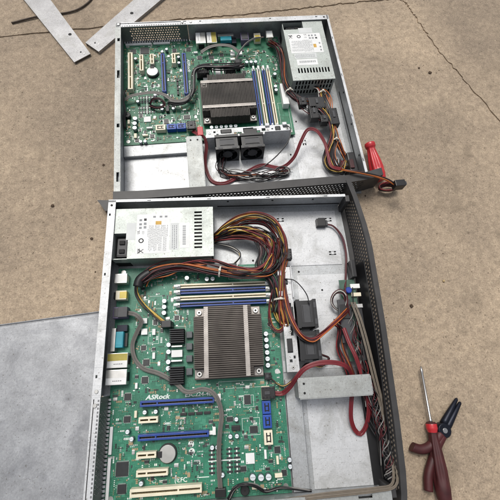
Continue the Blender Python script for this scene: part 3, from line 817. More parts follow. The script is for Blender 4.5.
    while n < 70:
        d, w = rr.uniform(18, 254), rr.uniform(110, 418)
        if any(a - 2 < d < b + 2 and c - 2 < w < e + 2 for a, b, c, e in rects) or (58 < d < 154 and 288 < w < 302): continue
        a, b = rr.choice(((3, 3), (4, 5), (2.4, 4), (5, 4), (6, 3.4))); n += 1
        s.box(d - a / 2, d + a / 2, w - b / 2, w + b / 2, ZB, ZB + rr.uniform(1.1, 1.9), rr.choice(('chip_black', 'chip_black', 'charcoal', 'smd_tan', 'port_metal')), .2)
        for i in range(int(a / 1.1)):
            x = d - a / 2 + .5 + i * 1.1
            s.box(x, x + .5, w - b / 2 - .9, w - b / 2, ZB, ZB + .35, 'port_metal'); s.box(x, x + .5, w + b / 2, w + b / 2 + .9, ZB, ZB + .35, 'port_metal')
        rects.append((d - a, d + a, w - b, w + b))
    o = B(s, 'surface_parts'); o['kind'] = 'stuff'
    return t
mbB = motherboard()

# ================================================================== cooling fans
def fan(w0, label):
    O = (298, w0 + 21, 2)
    t = thing('cooling_fan', label, 'fan', O, 'small black case fans')
    d0, d1, w1, z0, z1 = 283, 313, w0 + 42, 2, 41
    cw, cz, r = w0 + 21, 21.5, 17.6
    h = MB('fan_plastic')
    # square outer tube stepped between two flanges, round bore
    seg = 32
    def sq(a, e):
        c, s_ = math.cos(a), math.sin(a); k = 1 / max(abs(c), abs(s_))
        return (cw + c * k * (21 - e), cz + s_ * k * (19.5 - e))
    prof = [(d0, 0), (d0 + 5, 0), (d0 + 5, 1.8), (d1 - 5, 1.8), (d1 - 5, 0), (d1, 0)]
    rings = []
    A = [2 * math.pi * (k + .5) / seg for k in range(seg)]
    A = sorted(A + [math.atan2(sy * 19.5, sx * 21) % (2 * math.pi) for sx in (1, -1) for sy in (1, -1)])
    for d, e in prof: rings.append([h.P(d, *[((cw + max(-1, min(1, math.cos(a) / max(abs(math.cos(a)) , abs(math.sin(a)) * 21 / 19.5))) * (21 - e))), (cz + max(-1, min(1, math.sin(a) / max(abs(math.sin(a)), abs(math.cos(a)) * 19.5 / 21))) * (19.5 - e))]) for a in A])
    inner = [[h.P(d, cw + r * math.cos(a), cz + r * math.sin(a)) for a in A] for d in (d0, d1)]
    loops = [inner[0]] + rings + [inner[1]]
    n = len(A)
    for a, b in zip(loops, loops[1:] + [loops[0]]):
        for k in range(n): h.face([a[k], a[(k+1) % n], b[(k+1) % n], b[k]])
    h.box(d0 + 8, d1 - 8, w0 + 8, w1 - 8, z1 - 1.75, z1 - 1.2, 'charcoal')
    for q in (9.5, 20.5): h.box(d0 + q - .5, d0 + q + .5, w0 + 9, w1 - 9, z1 - 1.18, z1 - .5, 'fan_plastic')
    h.box(d1 - 4.4, d1 - 1, w0 + 5, w0 + 13, z1 + .02, z1 + .5, 'charcoal'); h.box(d1 - 4.4, d1 - 1, w1 - 13, w1 - 5, z1 + .02, z1 + .5, 'charcoal')
    for cw_, cz_ in ((w0 + 3.5, z0 + 3.5), (w1 - 3.5, z0 + 3.5), (w0 + 3.5, z1 - 3.5), (w1 - 3.5, z1 - 3.5)): h.cyl((d1 - .2, cw_, cz_), 1.7, .3, 'd', 12, 'slot_dark')
    H_ = h.build('housing', t, O)
    s = MB('black_plastic')
    for k in range(4):
        a = math.pi / 4 + k * math.pi / 2
        s.tube([(d1 - 2, cw + 8 * math.cos(a), cz + 8 * math.sin(a)), (d1 - 2, cw + 17.6 * math.cos(a + .3), cz + 17.6 * math.sin(a + .3))], 1.1, 6)
    s.cyl((d1 - 3.5, cw, cz), 9, 2.8, 'd', 24, 'charcoal', bev=.5); s.build('motor_mount', t, O)
    s = MB('fan_plastic'); s.cyl((d0 + 4, cw, cz), 8.5, 20, 'd', 24, bev=1)
    for k in range(7):
        a = k * 2 * math.pi / 7
        q = []
        for rr, sw in ((8, 0), (12.5, .18), (16.6, .42)):
            for dd, o2 in ((d0 + 6, -.32), (d0 + 20, .32)): q.append((dd, cw + rr * math.cos(a + sw + o2), cz + rr * math.sin(a + sw + o2)))
        v = [s.P(*x) for x in q]; v2 = [s.P(x[0] + .9, x[1], x[2]) for x in q]
        for i in (0, 2): s.face([v[i], v[i+1], v[i+3], v[i+2]]); s.face([v2[i], v2[i+2], v2[i+3], v2[i+1]])
        for i, j in ((0, 1), (1, 3), (3, 5), (5, 4), (4, 2), (2, 0)): s.face([v[i], v2[i], v2[j], v[j]])
    s.build('rotor', t, O)
    return t
fan1 = fan(171, 'black square fan in the foreground case, nearer to the power supply')
fan2 = fan(216, 'black square fan in the foreground case, beside the pale drive crossbar')

# ================================================================== the same hardware in the far server
chA = other(chB, 'far steel rack server chassis, lid off, its black grille facing the other case')
psA = other(psB, 'steel power supply with dark slots on its front in the corner of the far case')
mbA = other(mbB, 'green server motherboard in the far case under a dusty brown heatsink')
fanA2 = other(fan2, 'black square fan in the far case, beside the flat grey crossbar and red cable')
fanA1 = other(fan1, 'black square fan in the far case, beside the blank grey bay of the fan bracket')
grille(chB, lambda w: bow(w) - 8, lambda w: 393 + (bow(w) - 404) * .35, (0, 8))
ca = interp([(-26, 380), (6, 387), (40, 390), (215, 391), (390, 389), (426, 387), (456, 386)])
grille(chA, ca, ca, (-13, 1.2), 431)
MB('black_paint').poly([(372, 466), (376, 431), (392, 431), (394, 452)], 5, 17).build('rack_ear', chA, CO)
control_board(chB)
def kids(o): return [x for x in COL.objects if x.parent == o]
for p in kids(chA):
    if p.name.startswith('fan_bracket'): p.location.x -= .008
for p in (fanA1, fanA2): p.matrix_world = Matrix.Translation(FA.to_3x3() @ Vector((-.008, 0, 0))) @ p.matrix_world
dusty = MB('heat_fin_dusty')
dusty.box(132, 231, 174, 276, ZB + 5, ZB + 9, None, .5)
for i in range(36):
    w = 174 + 101 * (i + .5) / 36; c = 15 if (w < 188 or w > 261) else 0
    dusty.box(132 + c, 231 - c, w - 1.05, w + 1.05, ZB + 9, ZB + 26.6 + .5 * math.sin(i * 1.7))
dusty = dusty.build('heatsink_dusty', None, (135, 264, 6)); dm = dusty.data; bpy.data.objects.remove(dusty)
for p in kids(mbA):
    if p.name.startswith('heatsink'): p.data = dm
    for q in [p] + kids(p):
        for i, sl in enumerate(q.material_slots):
            nm = sl.material.name
            sw = {'heat_fin': 'heat_fin_dusty', 'pcb_green': 'pcb_green_deep'}.get(nm)
            if sw: sl.link = 'OBJECT'; sl.material = MATS[sw]

# ================================================================== cables
def offset_path(pts, spread, rr, twist=0., start=1., end=1., ph=None):
    """a strand wandering inside the bundle"""
    a = rr.uniform(0, 6.283) if ph is None else ph; rad = spread * math.sqrt(rr.uniform(.05, 1))
    res = []
    n = len(pts)
    for i, p in enumerate(pts):
        b = a + twist * i + rr.uniform(-.45, .45)
        k = start + (end - start) * i / (n - 1)
        q = rad * k * rr.uniform(.75, 1.25)
        # offset in the plane across the local direction
        A = Vector(pts[max(i-1, 0)]); Bv = Vector(pts[min(i+1, n-1)]); T = (Bv - A).normalized()
        U = T.cross(Vector((0, 0, 1)));
        if U.length < .1: U = Vector((1, 0, 0))
        U.normalize(); V = U.cross(T)
        o = Vector(p) + U * q * math.cos(b) + V * q * math.sin(b) * .7
        res.append((o.x, o.y, max(o.z, 2.6)))
    return res
def bundle(t, O, pts, cols, spread, r=.85, seed=1, twist=.25, start=.6, end=.6, step=3.5, name='wire'):
    rr = random.Random(seed)
    for c in cols:
        MB('wire_' + c).tube(offset_path(pts, spread, rr, twist, start, end), r, 6, step=step).build(name, t, O)
def plug(t, O, d0, d1, w0, w1, z0, z1, name='drive_plug', m='black_plastic'):
    """moulded connector: body, latch, ribs and a row of pin openings at the mating end"""
    s = MB(m); s.box(d0, d1, w0, w1, z0, z1, None, .9)
    s.box(d0 + (d1 - d0) * .2, d0 + (d1 - d0) * .6, (w0 + w1) / 2 - 2.2, (w0 + w1) / 2 + 2.2, z1 + .02, z1 + 1.6, 'charcoal', .4)
    lw = (w1 - w0) >= (d1 - d0)
    n = max(2, int(((w1 - w0) if lw else (d1 - d0)) / 4.2))
    for i in range(n):
        if lw:
            c = w0 + (w1 - w0) * (i + .5) / n
            s.box(d1 - 3.6, d1 - 1.4, c - 1.1, c + 1.1, z1 + .01, z1 + .12, 'slot_dark'); s.box(d1 + .01, d1 + .1, c - 1.2, c + 1.2, z0 + 2, z1 - 2, 'slot_dark')
        else:
            c = d0 + (d1 - d0) * (i + .5) / n
            s.box(c - 1.1, c + 1.1, w1 - 3.4, w1 - 1.3, z1 + .01, z1 + .12, 'slot_dark'); s.box(c - 1.2, c + 1.2, w0 + 1.2, w0 + 2.4, z1 + .01, z1 + .12, 'slot_dark')
    return s.build(name, t, O)
def tie(t, O, p, direction, r, m='tie_white', width=2.6):
    D = Vector((direction[0], -direction[1], direction[2])).normalized(); U = D.orthogonal().normalized(); W = D.cross(U)
    mb = MB(m); P = Vector((p[0], -p[1], p[2]))
    R = []
    for t_, rr in ((-width/2, r), (width/2, r), (width/2, r + .8), (-width/2, r + .8)):
        R.append([mb.bm.verts.new(P + D * t_ + (U * math.cos(k * math.pi / 8) + W * math.sin(k * math.pi / 8)) * rr) for k in range(16)])
    for a, b in zip(R, R[1:] + [R[0]]):
        for k in range(16): mb.face([a[k], a[(k+1) % 16], b[(k+1) % 16], b[k]])
    mb.box(p[0] - 1.8, p[0] + 1.8, p[1] - 1.8, p[1] + 1.8, p[2] + r, p[2] + r + 3, None, .4)
    return mb.build('cable_tie', t, O)
Y, K, R_, DR, OR, W_, G_, GN, PU = 'yellow', 'black', 'red', 'dark_red', 'orange', 'white', 'grey', 'green', 'purple'

# --- foreground case: main power harness looping out of the supply
O = (220, 90, 2)
t = thing('power_harness', 'thick looped bunch of red, black and yellow wires in the foreground case', 'cable', O)
bundle(t, O, [(164, 60, 16), (178, 54, 26), (196, 46, 32), (222, 40, 36), (248, 46, 36), (264, 66, 34), (268, 90, 32), (262, 112, 32), (244, 126, 33), (206, 127, 34), (160, 119, 32), (112, 109, 28), (76, 113, 26), (52, 126, 24)],
       [DR, R_, OR, K, DR, R_, K, OR, DR, R_], 16, .95, 2, .3, .3, .7)
bundle(t, O, [(164, 62, 14), (182, 62, 20), (206, 62, 26), (232, 68, 30), (250, 84, 32), (254, 104, 33), (244, 122, 34), (206, 127, 34), (160, 118, 33), (112, 109, 29), (76, 114, 27), (52, 127, 24)],
       [K, DR, K, R_, DR, K, DR, R_, K, DR, OR, K, R_, DR], 13, .95, 202, .3, .35, .7)
bundle(t, O, [(164, 62, 14), (184, 56, 22), (206, 50, 30), (236, 58, 34), (252, 82, 34), (250, 106, 34), (228, 122, 34), (196, 118, 33), (158, 106, 34), (122, 108, 30), (92, 116, 26), (64, 122, 22), (54, 132, 18)],
       [R_, DR, K, R_, DR, K, DR, OR, K, R_], 9, .95, 102, .25, .4, .7)
rq = random.Random(77)
for k in range(22):   # strands that sprang out of the bunch
    e = rq.uniform(-26, 20)
    base = [(164, 61, 16), (184, 55, 26), (210, 50 - e * .3, 34), (238, 52 - e * .7, 38), (258 + e * .4, 68 - e * .5, 38), (264 + e * .5, 92, 36), (258 + e * .5, 114 + e * .2, 35), (238 + e * .3, 128 + e * .1, 33), (206, 126, 33), (172, 118, 31)]
    pts = [base[0]] + [(p[0] + rq.uniform(-4, 4), p[1] + rq.uniform(-4, 4), p[2] + rq.uniform(-7, 9)) for p in base[1:-1]] + [base[-1]]
    MB('wire_' + rq.choice((DR, R_, K, DR, OR, Y, K, W_, GN, K, K, DR))).tube(pts, .85, 6, step=3).build('wire', t, O)
bundle(t, O, [(164, 64, 14), (180, 62, 20), (200, 58, 22), (222, 60, 26), (236, 72, 28), (240, 92, 28), (236, 112, 26), (252, 136, 28), (258, 160, 26), (255, 186, 24)],
       [K, K, K, GN, K, K, K, DR, PU, G_, K, K, DR, K, K, DR], 11, .95, 3, .3, .35, 1)
bundle(t, O, [(164, 56, 18), (182, 46, 34), (206, 34, 40), (232, 31, 42), (258, 42, 42), (272, 66, 40), (275, 92, 38), (268, 118, 36), (264, 146, 36), (262, 180, 34), (266, 206, 32), (262, 196, 22), (254, 168, 20)],
       [Y, Y, OR, Y, K, R_, DR, Y, OR, DR], 8, .9, 4, .3, .35, 1)
bundle(t, O, [(164, 66, 12), (192, 74, 10), (206, 88, 12), (196, 104, 18), (180, 116, 24), (170, 118, 20)], [Y, K, K, W_, GN, K], 5, .85, 5, .2, .5, .6)
bundle(t, O, [(266, 76, 32), (280, 94, 26), (272, 120, 30), (268, 150, 34), (272, 190, 38), (283, 222, 46), (300, 231, 46), (318, 222, 44), (344, 203, 34), (366, 186, 22)],
       [DR, R_, DR, OR, DR, DR, K, R_, OR], 5, .95, 6, .3, .8, .7)
bundle(t, O, [(250, 150, 24), (244, 176, 22), (246, 204, 20), (258, 214, 24), (266, 200, 30), (262, 172, 32), (258, 150, 32)], [DR, K, Y, R_, DR], 5, .9, 8, .3)
tie(t, O, (261, 168, 30), (0, 1, 0), 8.5); tie(t, O, (172, 121, 32), (1, .2, 0), 8)
plug(t, O, 268, 285, 89, 106, 22, 36)
MB('black_plastic').tube([(66, 117, 25), (58, 121, 24.5), (50, 128, 24), (47, 138, 23)], 7.5, 14, step=2).build('cable_sleeve', t, O)
MB('black_plastic').box(152, 198, 109, 119, ZB + 14.1, ZB + 26, None, 1).build('board_plug', t, O)
# --- processor power lead
O = (60, 150, 8)
t = thing('processor_power_lead', 'yellow and black lead curving down to the black heatsink in the foreground case', 'cable', O)
bundle(t, O, [(104, 109, 26), (72, 116, 27), (50, 128, 28), (46, 146, 24), (56, 164, 22), (74, 182, 24), (90, 195, 28), (92, 197, 22)], [Y, K, Y, K, K, Y, K, K], 5.5, .95, 9, .2, .6, .6)
MB('black_plastic').box(85, 99, 191.5, 201.5, ZB + 15.1, ZB + 22, None, .8).build('board_plug', t, O)
# --- spare drive power lead
O = (360, 80, 2)
t = thing('drive_power_lead', 'dark red lead with black plug on the bare floor of the foreground case', 'cable', O)
bundle(t, O, [(352, 37, 6), (366, 42, 8), (378, 62, 8), (381, 90, 8), (376, 122, 10), (367, 156, 18), (360, 190, 20), (350, 206, 26)], [DR, DR, PU, DR, K], 2.2, .9, 12, .2)
m = MB('black_plastic'); m.box(337, 353, 28, 42, 2.4, 11, None, 1); m.box(341, 352, 26, 28, 3, 9, 'charcoal', .4); m.box(353, 357, 31, 40, 3, 8, 'charcoal', .5); m.build('drive_plug', t, O)
# --- red data cable
O = (300, 280, 4)
t = thing('data_cable', 'flat red data cable looping under the crossbar of the foreground case', 'cable', O)
m = MB('sata_red'); m.tube([(244, 299, 15), (256, 300, 16), (266, 292, 26), (274, 280, 40), (286, 268, 47), (306, 262, 49), (330, 263, 47), (346, 269, 41), (355, 279, 29), (357, 294, 24), (352, 316, 22), (351, 338, 14), (356, 354, 8), (364, 360, 6), (372, 350, 10), (376, 332, 18), (376, 312, 24), (373, 296, 26), (370, 276, 27), (364, 256, 32), (358, 236, 30), (354, 214, 26)], 0, flat=(6.5, 1.3), step=4, up=(.25, .1, 1))
m.build('cable_strip', t, O)
plug(t, O, 226, 245, 290, 306, ZB + 9.8, ZB + 15, 'data_plug')
# --- extra dark lead behind fans + fan leads
O = (300, 215, 4)
t = thing('fan_lead', 'thin dark fan lead running beside the two fans of the foreground case', 'cable', O)
bundle(t, O, [(270, 138, 34), (282, 142, 43), (292, 152, 44), (300, 166, 43), (302, 180, 42.5)], [K, K, K], 1.4, .6, 14, .2)
bundle(t, O, [(318, 250, 16), (330, 256, 12), (318, 266, 10), (296, 262, 12), (280, 276, 14), (258, 290, 14), (238, 276, 12)], [DR, K, Y, K], 2.6, .7, 15, .3, .6, .5)
plug(t, O, 232, 242, 271, 281, ZB, ZB + 8, 'fan_plug')
# --- tangled power wires by the front panel of the foreground case
O = (355, 220, 3)
t = thing('panel_wiring', 'twisted thin wires running along the grille of the foreground case', 'cable', O)
bundle(t, O, [(340, 206, 34), (352, 214, 22), (349, 240, 16), (354, 262, 14), (360, 276, 12), (362, 292, 9)], [R_, DR, DR, R_, DR, K, DR, OR, K, DR, R_], 7, .95, 17, .3, .9, .8)
bundle(t, O, [(360, 188, 16), (349, 182, 15), (343, 172, 18), (347, 161, 24), (357, 157, 27), (365, 164, 27), (366, 176, 24), (360, 187, 18), (350, 184, 14), (344, 172, 14), (350, 160, 20), (362, 162, 24), (366, 180, 18)], [G_, K, DR, W_, K, DR], 3, .7, 18, .3)
rr = random.Random(301)
for k in range(16):
    c = (K, DR, K, G_, K, DR, R_, K)[k % 8]; ph = rr.uniform(0, 6); a0 = rr.uniform(150, 215); a1 = rr.uniform(300, 408); dd = rr.uniform(-9, 7); pts = []
    for i in range(10):
        w = a0 + (a1 - a0) * i / 9
        pts.append((373 + min(14, max(0, (w - 250) * .12)) + dd + 4.5 * math.sin(i * 1.3 + ph) + rr.uniform(-1.5, 1.5), w + rr.uniform(-3, 3), max(4, 19 + 8 * math.sin(i * .9 + ph * 2) + rr.uniform(-2, 2))))
    MB('wire_' + c).tube(pts, .85, 6, step=3).build('wire', t, O)
for k, c in enumerate((G_, K, DR, G_, K, G_, K, DR)):
    rr = random.Random(30 + k); pts = []
    base = [(368, 180, 18), (369, 215, 17), (371, 250, 16), (379, 285, 18), (384, 312, 22), (388, 340, 25), (390, 370, 27), (390, 396, 28), (386, 410, 30)]
    for i in range(33):
        u = i / 32 * (len(base) - 1); a = int(min(u, len(base) - 2)); f = u - a
        p = [base[a][j] + (base[a+1][j] - base[a][j]) * f for j in range(3)]
        ang = i * 1.15 + k * 1.05; rad = 4.2 + (k % 2) * 1.8
        pts.append((p[0] + rad * math.cos(ang), p[1], max(3, p[2] + rad * math.sin(ang))))
    MB('wire_' + c).tube(pts, .75, 6, step=2.5).build('wire', t, O)
# --- tan flat leads along grille and near edge
O = (395, 300, 10)
t = thing('flat_lead', 'pair of tan flat leads beside the grille and near edge of the foreground case', 'cable', O)
for k in range(2):
    m = MB('ribbon_tan'); dx = k * 4.6
    m.tube([(372 + dx, 176, 25), (377 + dx, 205, 29), (381 + dx, 240, 31), (385 + dx, 280, 30), (392 + dx * .8, 330, 26), (394 + dx * .6, 372, 26), (392 + dx, 398, 34), (383 + dx, 413 + k * 2, 44), (362, 415 + k * 3, 47), (318, 416 + k * 3.4, 47), (280, 418 + k * 3, 45), (246, 423 + k * 3, 36), (222, 427 + k * .6, 24)], 0, flat=(3.3, 1.6), step=5); m.build('cable_strip', t, O)
# --- black round leads at the near edge
O = (220, 415, 8)
t = thing('edge_lead', 'looped black lead on the near corner of the foreground motherboard', 'cable', O)
bundle(t, O, [(176, 423, 18), (184, 410, 24), (198, 405, 28), (212, 409, 26), (224, 417, 20), (244, 415, 15), (262, 416, 18), (284, 419, 22)], [K, K, W_, K, K, G_, K], 4, 1., 21, .3)
# --- ribbon cables on the boards
O = (120, 290, 10)
t = thing('ribbon_cable', 'grey ribbon cable winding across the lettering of the foreground motherboard', 'cable', O)
m = MB('ribbon_grey'); m.tube([(33, 176, 20), (46, 180, 22), (54, 190, 20), (48, 203, 16), (41, 222, 13), (45, 242, 12), (58, 256, 12), (78, 263, 13), (94, 271, 15), (108, 280, 20), (118, 289, 24), (128, 291, 25), (142, 288, 25), (156, 292, 26), (165, 304, 26), (169, 322, 25), (166, 345, 23), (164, 368, 18), (164, 392, 16), (165, 412, 14)], 0, flat=(6.2, 1.1), step=4, up=(0, 0, 1)); m.build('cable_strip', t, O)
MB('charcoal').box(20, 34, 168, 183, ZB + 15.1, ZB + 17.5, None, .6).build('ribbon_plug', t, O)
MB('black_plastic').box(158, 172, 411, 421, ZB, ZB + 9, None, .8).build('ribbon_plug', t, O)

# ------------- far case
def F(name, label, O): return thing(name, label, 'cable', O, None, FA)
O = (150, 100, 4)
t = F('power_harness', 'dark red and black wires between memory slots and power supply, far case', O)
bundle(t, O, [(36, 124, 16), (60, 112, 26), (95, 108, 28), (143, 112, 28), (172, 108, 28), (196, 92, 28), (208, 66, 28), (216, 46, 28)], [DR, R_, DR, K, DR, OR, K, R_, K, DR, K, R_, K, DR, K, DR, DR, K, OR, K], 10, 1., 41, .25, .8, .5)
bundle(t, O, [(164, 50, 18), (176, 44, 26), (196, 42, 28), (226, 38, 28), (258, 37, 26), (286, 36, 22), (312, 44, 16), (336, 42, 12), (346, 30, 10), (336, 19, 12), (312, 26, 18), (290, 33, 22)], [OR, K, K, Y, K, DR, Y, K, W_, K, OR, DR, K, K, R_, K], 9, .95, 42, .25, .7, .9)
bundle(t, O, [(164, 42, 18), (180, 34, 26), (200, 30, 30), (222, 32, 30), (240, 36, 28)], [OR, OR, K, Y], 4, .9, 43, .2)
bundle(t, O, [(206, 70, 24), (222, 58, 30), (240, 46, 30), (262, 40, 28), (286, 42, 24), (306, 52, 18), (326, 58, 12), (342, 50, 12), (346, 36, 14), (330, 30, 18)], [K, DR, K, K, R_, K, OR, DR, K, K, DR, Y], 9, .95, 44, .3, .6, 1)
bundle(t, O, [(172, 104, 26), (190, 96, 30), (214, 84, 26), (236, 66, 28), (248, 52, 28)], [K, K, DR, K, DR, K], 7, 1., 45, .2)
tie(t, O, (290, 35, 21), (1, 0, 0), 6.5); tie(t, O, (186, 43, 28), (1, 0, 0), 7); tie(t, O, (178, 106, 28), (1, 0, 0), 7.5)
for d0, d1, w0, w1 in ((198, 224, 44, 74), (226, 262, 24, 40), (218, 246, 60, 76), (196, 214, 78, 92), (240, 256, 44, 58)): plug(t, O, d0, d1, w0, w1, 20, 34)
O = (320, 180, 4)
t = F('data_cable', 'flat red data cable winding from the fans across the bare floor of the far case', O)
m = MB('sata_red'); m.tube([(243, 297, 15), (256, 286, 20), (266, 276, 24), (282, 274, 18), (312, 279, 8), (344, 270, 5), (352, 246, 6), (334, 208, 6), (322, 176, 8), (330, 142, 8), (318, 118, 18), (292, 102, 32), (274, 88, 38), (278, 72, 38), (300, 60, 32), (326, 58, 30), (348, 56, 30), (364, 46, 44)], 0, flat=(6, 1.3), step=4, up=(.5, .2, 1)); m.build('cable_strip', t, O)
plug(t, O, 226, 244, 290, 306, ZB + 9.8, ZB + 15, 'data_plug')
MB('handle_red').box(254, 272, 277, 287, 34, 40, None, 1).build('data_plug', t, O)
O = (385, 0, 44)
t = F('drive_power_lead', 'orange and black lead hanging over the far grille, ending in a black plug', O)
bundle(t, O, [(344, 40, 14), (362, 44, 40), (372, 34, 50), (380, 12, 52), (388, -14, 50), (395, -32, 46), (401, -42, 42)], [OR, K, OR, DR, Y, K], 3.4, .95, 51, .2)
m = MB('black_plastic'); m.box(396, 408, -58, -40, 34, 50, None, 1.2); m.box(399, 405, -61, -58, 37, 48, 'charcoal', .6); m.build('drive_plug', t, O)
O = (385, -45, 4)
t = F('coiled_lead', 'dark red and black coiled lead lying on the concrete between grille and red screwdriver', O)
for k in range(6):
    rr = random.Random(60 + k); c = [DR, DR, K, DR, K, R_][k]; pts = []
    for i in range(26):
        a = i * .52 + k
        pts.append((389 + (5 + k * .6) * math.sin(a) + rr.uniform(-1, 1), -48 + (16 + k) * math.cos(a) * .9 + rr.uniform(-1.5, 1.5), 5 + k * 2.0 + 1.5 * math.sin(a * 1.7)))
    MB('wire_' + c).tube(pts, 1., 6, step=3).build('wire', t, O)
O = (335, 180, 4)
t = F('loose_wiring', 'tangle of thin dark wires on the floor before the fans, far case', O)
rr = random.Random(71)
for k in range(18):
    pts = []; ph = rr.uniform(0, 6)
    w_ = rr.uniform(236, 250)
    c0 = [(296, 246), (320, 252), (330, 246), (338, 232), (344, 210), (347, 186), (346, 162), (342, 146), (338, 130)]
    c = [K, G_, K, DR, K, 'white', K, K, DR, K, OR, K, K][k % 13]
    oa, ob = rr.uniform(-11, 9), rr.uniform(-6, 6)
    for i, (d, w) in enumerate(c0): pts.append((d + oa * math.cos(i * .9 + ph) + rr.uniform(-3, 3), w + ob + rr.uniform(-5, 5), max(3.2, 8 + 5 * math.sin(i * 1.1 + ph) + rr.uniform(-2, 2))))
    MB('wire_' + c).tube(pts, .75, 5, step=3).build('wire', t, O)
for k in range(4):
    pts = []
    for i in range(14): a = i * .6 + k; pts.append((338 + (7 + k * .6) * math.sin(a), 140 + (11 + k) * math.cos(a), 6 + k * 1.5))
    MB('wire_' + (K, W_, K, G_)[k]).tube(pts, .65, 5, step=2.5).build('wire', t, O)
O = (300, 130, 4)
t = F('fan_lead', 'thin grey lead arching behind the fans of the far case', O)
bundle(t, O, [(256, 126, 34), (272, 120, 40), (292, 126, 34), (310, 146, 20), (324, 172, 8), (330, 196, 6)], [K, G_, K], 1.6, .6, 75, .2)
O = (160, 360, 10)
t = F('ribbon_cable', 'grey ribbon cable lying across the slot ends of the far motherboard', O)
m = MB('ribbon_grey'); m.tube([(166, 421, 18), (160, 408, 21), (157, 390, 22), (156, 366, 23), (162, 346, 23), (176, 330, 22), (178, 318, 21), (172, 304, 21), (162, 292, 22), (150, 284, 20)], 0, flat=(6.5, 1.1), step=4); m.build('cable_strip', t, O)
O = (50, 210, 10)
t = F('panel_wiring', 'grey and tan leads crossing the rear ports of the far motherboard', O)
m = MB('ribbon_grey'); m.tube([(56, 268, 18), (48, 250, 22), (46, 228, 24), (50, 206, 23), (62, 192, 20)], 0, flat=(7, 1.1), step=4); m.build('cable_strip', t, O)
bundle(t, O, [(84, 202, 14), (66, 192, 22), (48, 176, 27), (36, 156, 28), (30, 138, 24)], [G_, W_, G_, K, 'orange'], 3.5, .9, 81, .2)
O = (120, 300, 10)
t = F('board_lead', 'thick black lead curling round the rear of the dusty heatsink, far case', O)
bundle(t, O, [(176, 338, 18), (184, 322, 22), (182, 304, 24), (166, 292, 26), (140, 288, 28), (116, 284, 30), (104, 268, 30), (106, 244, 30), (108, 214, 30), (104, 190, 28)], [K, K, K, K, G_, K, K], 5, 1.2, 91, .2, .6, 1)
bundle(t, O, [(96, 262, 20), (110, 244, 28), (114, 222, 31), (112, 200, 30), (100, 186, 24)], [K, K, K, K, K, DR], 6, 1.1, 92, .2, .8, .8)
O = (170, 424, 8)
t = F('edge_lead', 'black looped lead by the left wall of the far case', O)
bundle(t, O, [(140, 420, 14), (166, 421, 20), (188, 418, 20), (206, 421, 16), (226, 420, 12)], [K, K, K, G_, K], 3, .9, 85, .2)
bundle(t, O, [(176, 374, 14), (168, 366, 20), (172, 352, 22), (182, 346, 18), (186, 360, 16), (178, 374, 14)], [K, DR, K, K, DR, K], 4, .9, 86, .3)
# rocker / black block inside far case by the right wall
O = (342, 16, 2)
t = thing('switch_block', 'small black switch block against the right wall of the far case near the red screwdriver', 'switch', O, None, FA)
m = MB('black_plastic'); m.box(322, 362, 8, 23, 2.3, 30, None, 2); m.build('housing', t, O)
m = MB('handle_dark_red'); m.box(338, 356, 15, 22.5, 30, 32.5, None, .8); m.build('rocker', t, O)

# ================================================================== loose things on the ground (world frame: w = -y)
def rail(name, label, P, holes, z=5):
    """strip of folded steel with an outline in mm, world x,y"""
    c = (sum(p[0] for p in P) / len(P), -sum(p[1] for p in P) / len(P), 0)
    t = thing(name, label, 'rack rail', c, 'loose steel rack rails')
    m = MB('rail_steel')
    m.poly([(x, -y) for x, y in P], z - 1.6, z)
    # folded flanges along both long edges (P[0]-P[1], P[2]-P[3])
    for a, b, s in ((P[0], P[1], 1), (P[2], P[3], 1)):
        d = Vector((b[0] - a[0], b[1] - a[1])).normalized(); n = Vector((d.y, -d.x))
        cx = Vector((sum(p[0] for p in P) / 4, sum(p[1] for p in P) / 4))
        if (cx - Vector(a)).dot(n) < 0: n = -n
        q = [Vector(a), Vector(b), Vector(b) + n * 1.6, Vector(a) + n * 1.6]
        m.poly([(v.x, -v.y) for v in q], -.4, z - 1.62)
    m.build('web', t, c)
    h = MB('slot_dark')
    for x, y, r in holes: h.cyl((x, -y, z), r, .12, seg=18)
    h.build('screw_hole', t, c)
    k = MB('screw_steel')
    for x, y, r in holes[1:]: k.cyl((x + 7, -y + 4, z), 1.6, .5, seg=12, bev=.2)
    k.build('rivet', t, c)
    return t
rail('rack_rail', 'flat steel rack rail running towards the upper left corner, its end near the second rail', [(-190, 525), (-74, 345), (-103, 323), (-228, 499)], [(-119, 396, 3.4), (-93, 349, 1.8)])
rail('rack_rail', 'longer flat steel rack rail lying behind the far case and partly under its rear corner', [(40, 545), (-86, 373), (-58, 349), (90, 532)], [(1, 455, 3.6), (-67, 372, 1.8)], 6)
# lid sheet beside the near server
O = (-110, 330, 0)
t = thing('case_lid', 'scuffed flat steel case lid lying on the concrete left of the foreground case', 'case lid', O)
m = MB('lid_steel')
NU, NV = 44, 60
def lid_z(x, w): return 1.6 + .9 * math.sin(x * .021 + 1) * math.sin(w * .017 + .4) + .35 * math.sin(x * .06 + w * .045)
gv = []
for q in (0, -1.0):
    gv.append([[m.P(-260 + 258 * i / NU, (192 - 24 * i / NU) + (575 - 15 * i / NU - (192 - 24 * i / NU)) * j / NV, lid_z(-260 + 258 * i / NU, 170 + 400 * j / NV) + q) for j in range(NV + 1)] for i in range(NU + 1)])
for i in range(NU):
    for j in range(NV):
        m.face([gv[0][i][j], gv[0][i+1][j], gv[0][i+1][j+1], gv[0][i][j+1]], 0, True); m.face([gv[1][i][j], gv[1][i][j+1], gv[1][i+1][j+1], gv[1][i+1][j]], 0, True)
for i in range(NU):
    for j in (0, NV): m.face([gv[0][i][j], gv[0][i+1][j], gv[1][i+1][j], gv[1][i][j]])
for j in range(NV):
    for i in (0, NU): m.face([gv[0][i][j], gv[0][i][j+1], gv[1][i][j+1], gv[1][i][j]])
m.build('lid_sheet', t, O)
m = MB('lid_steel')
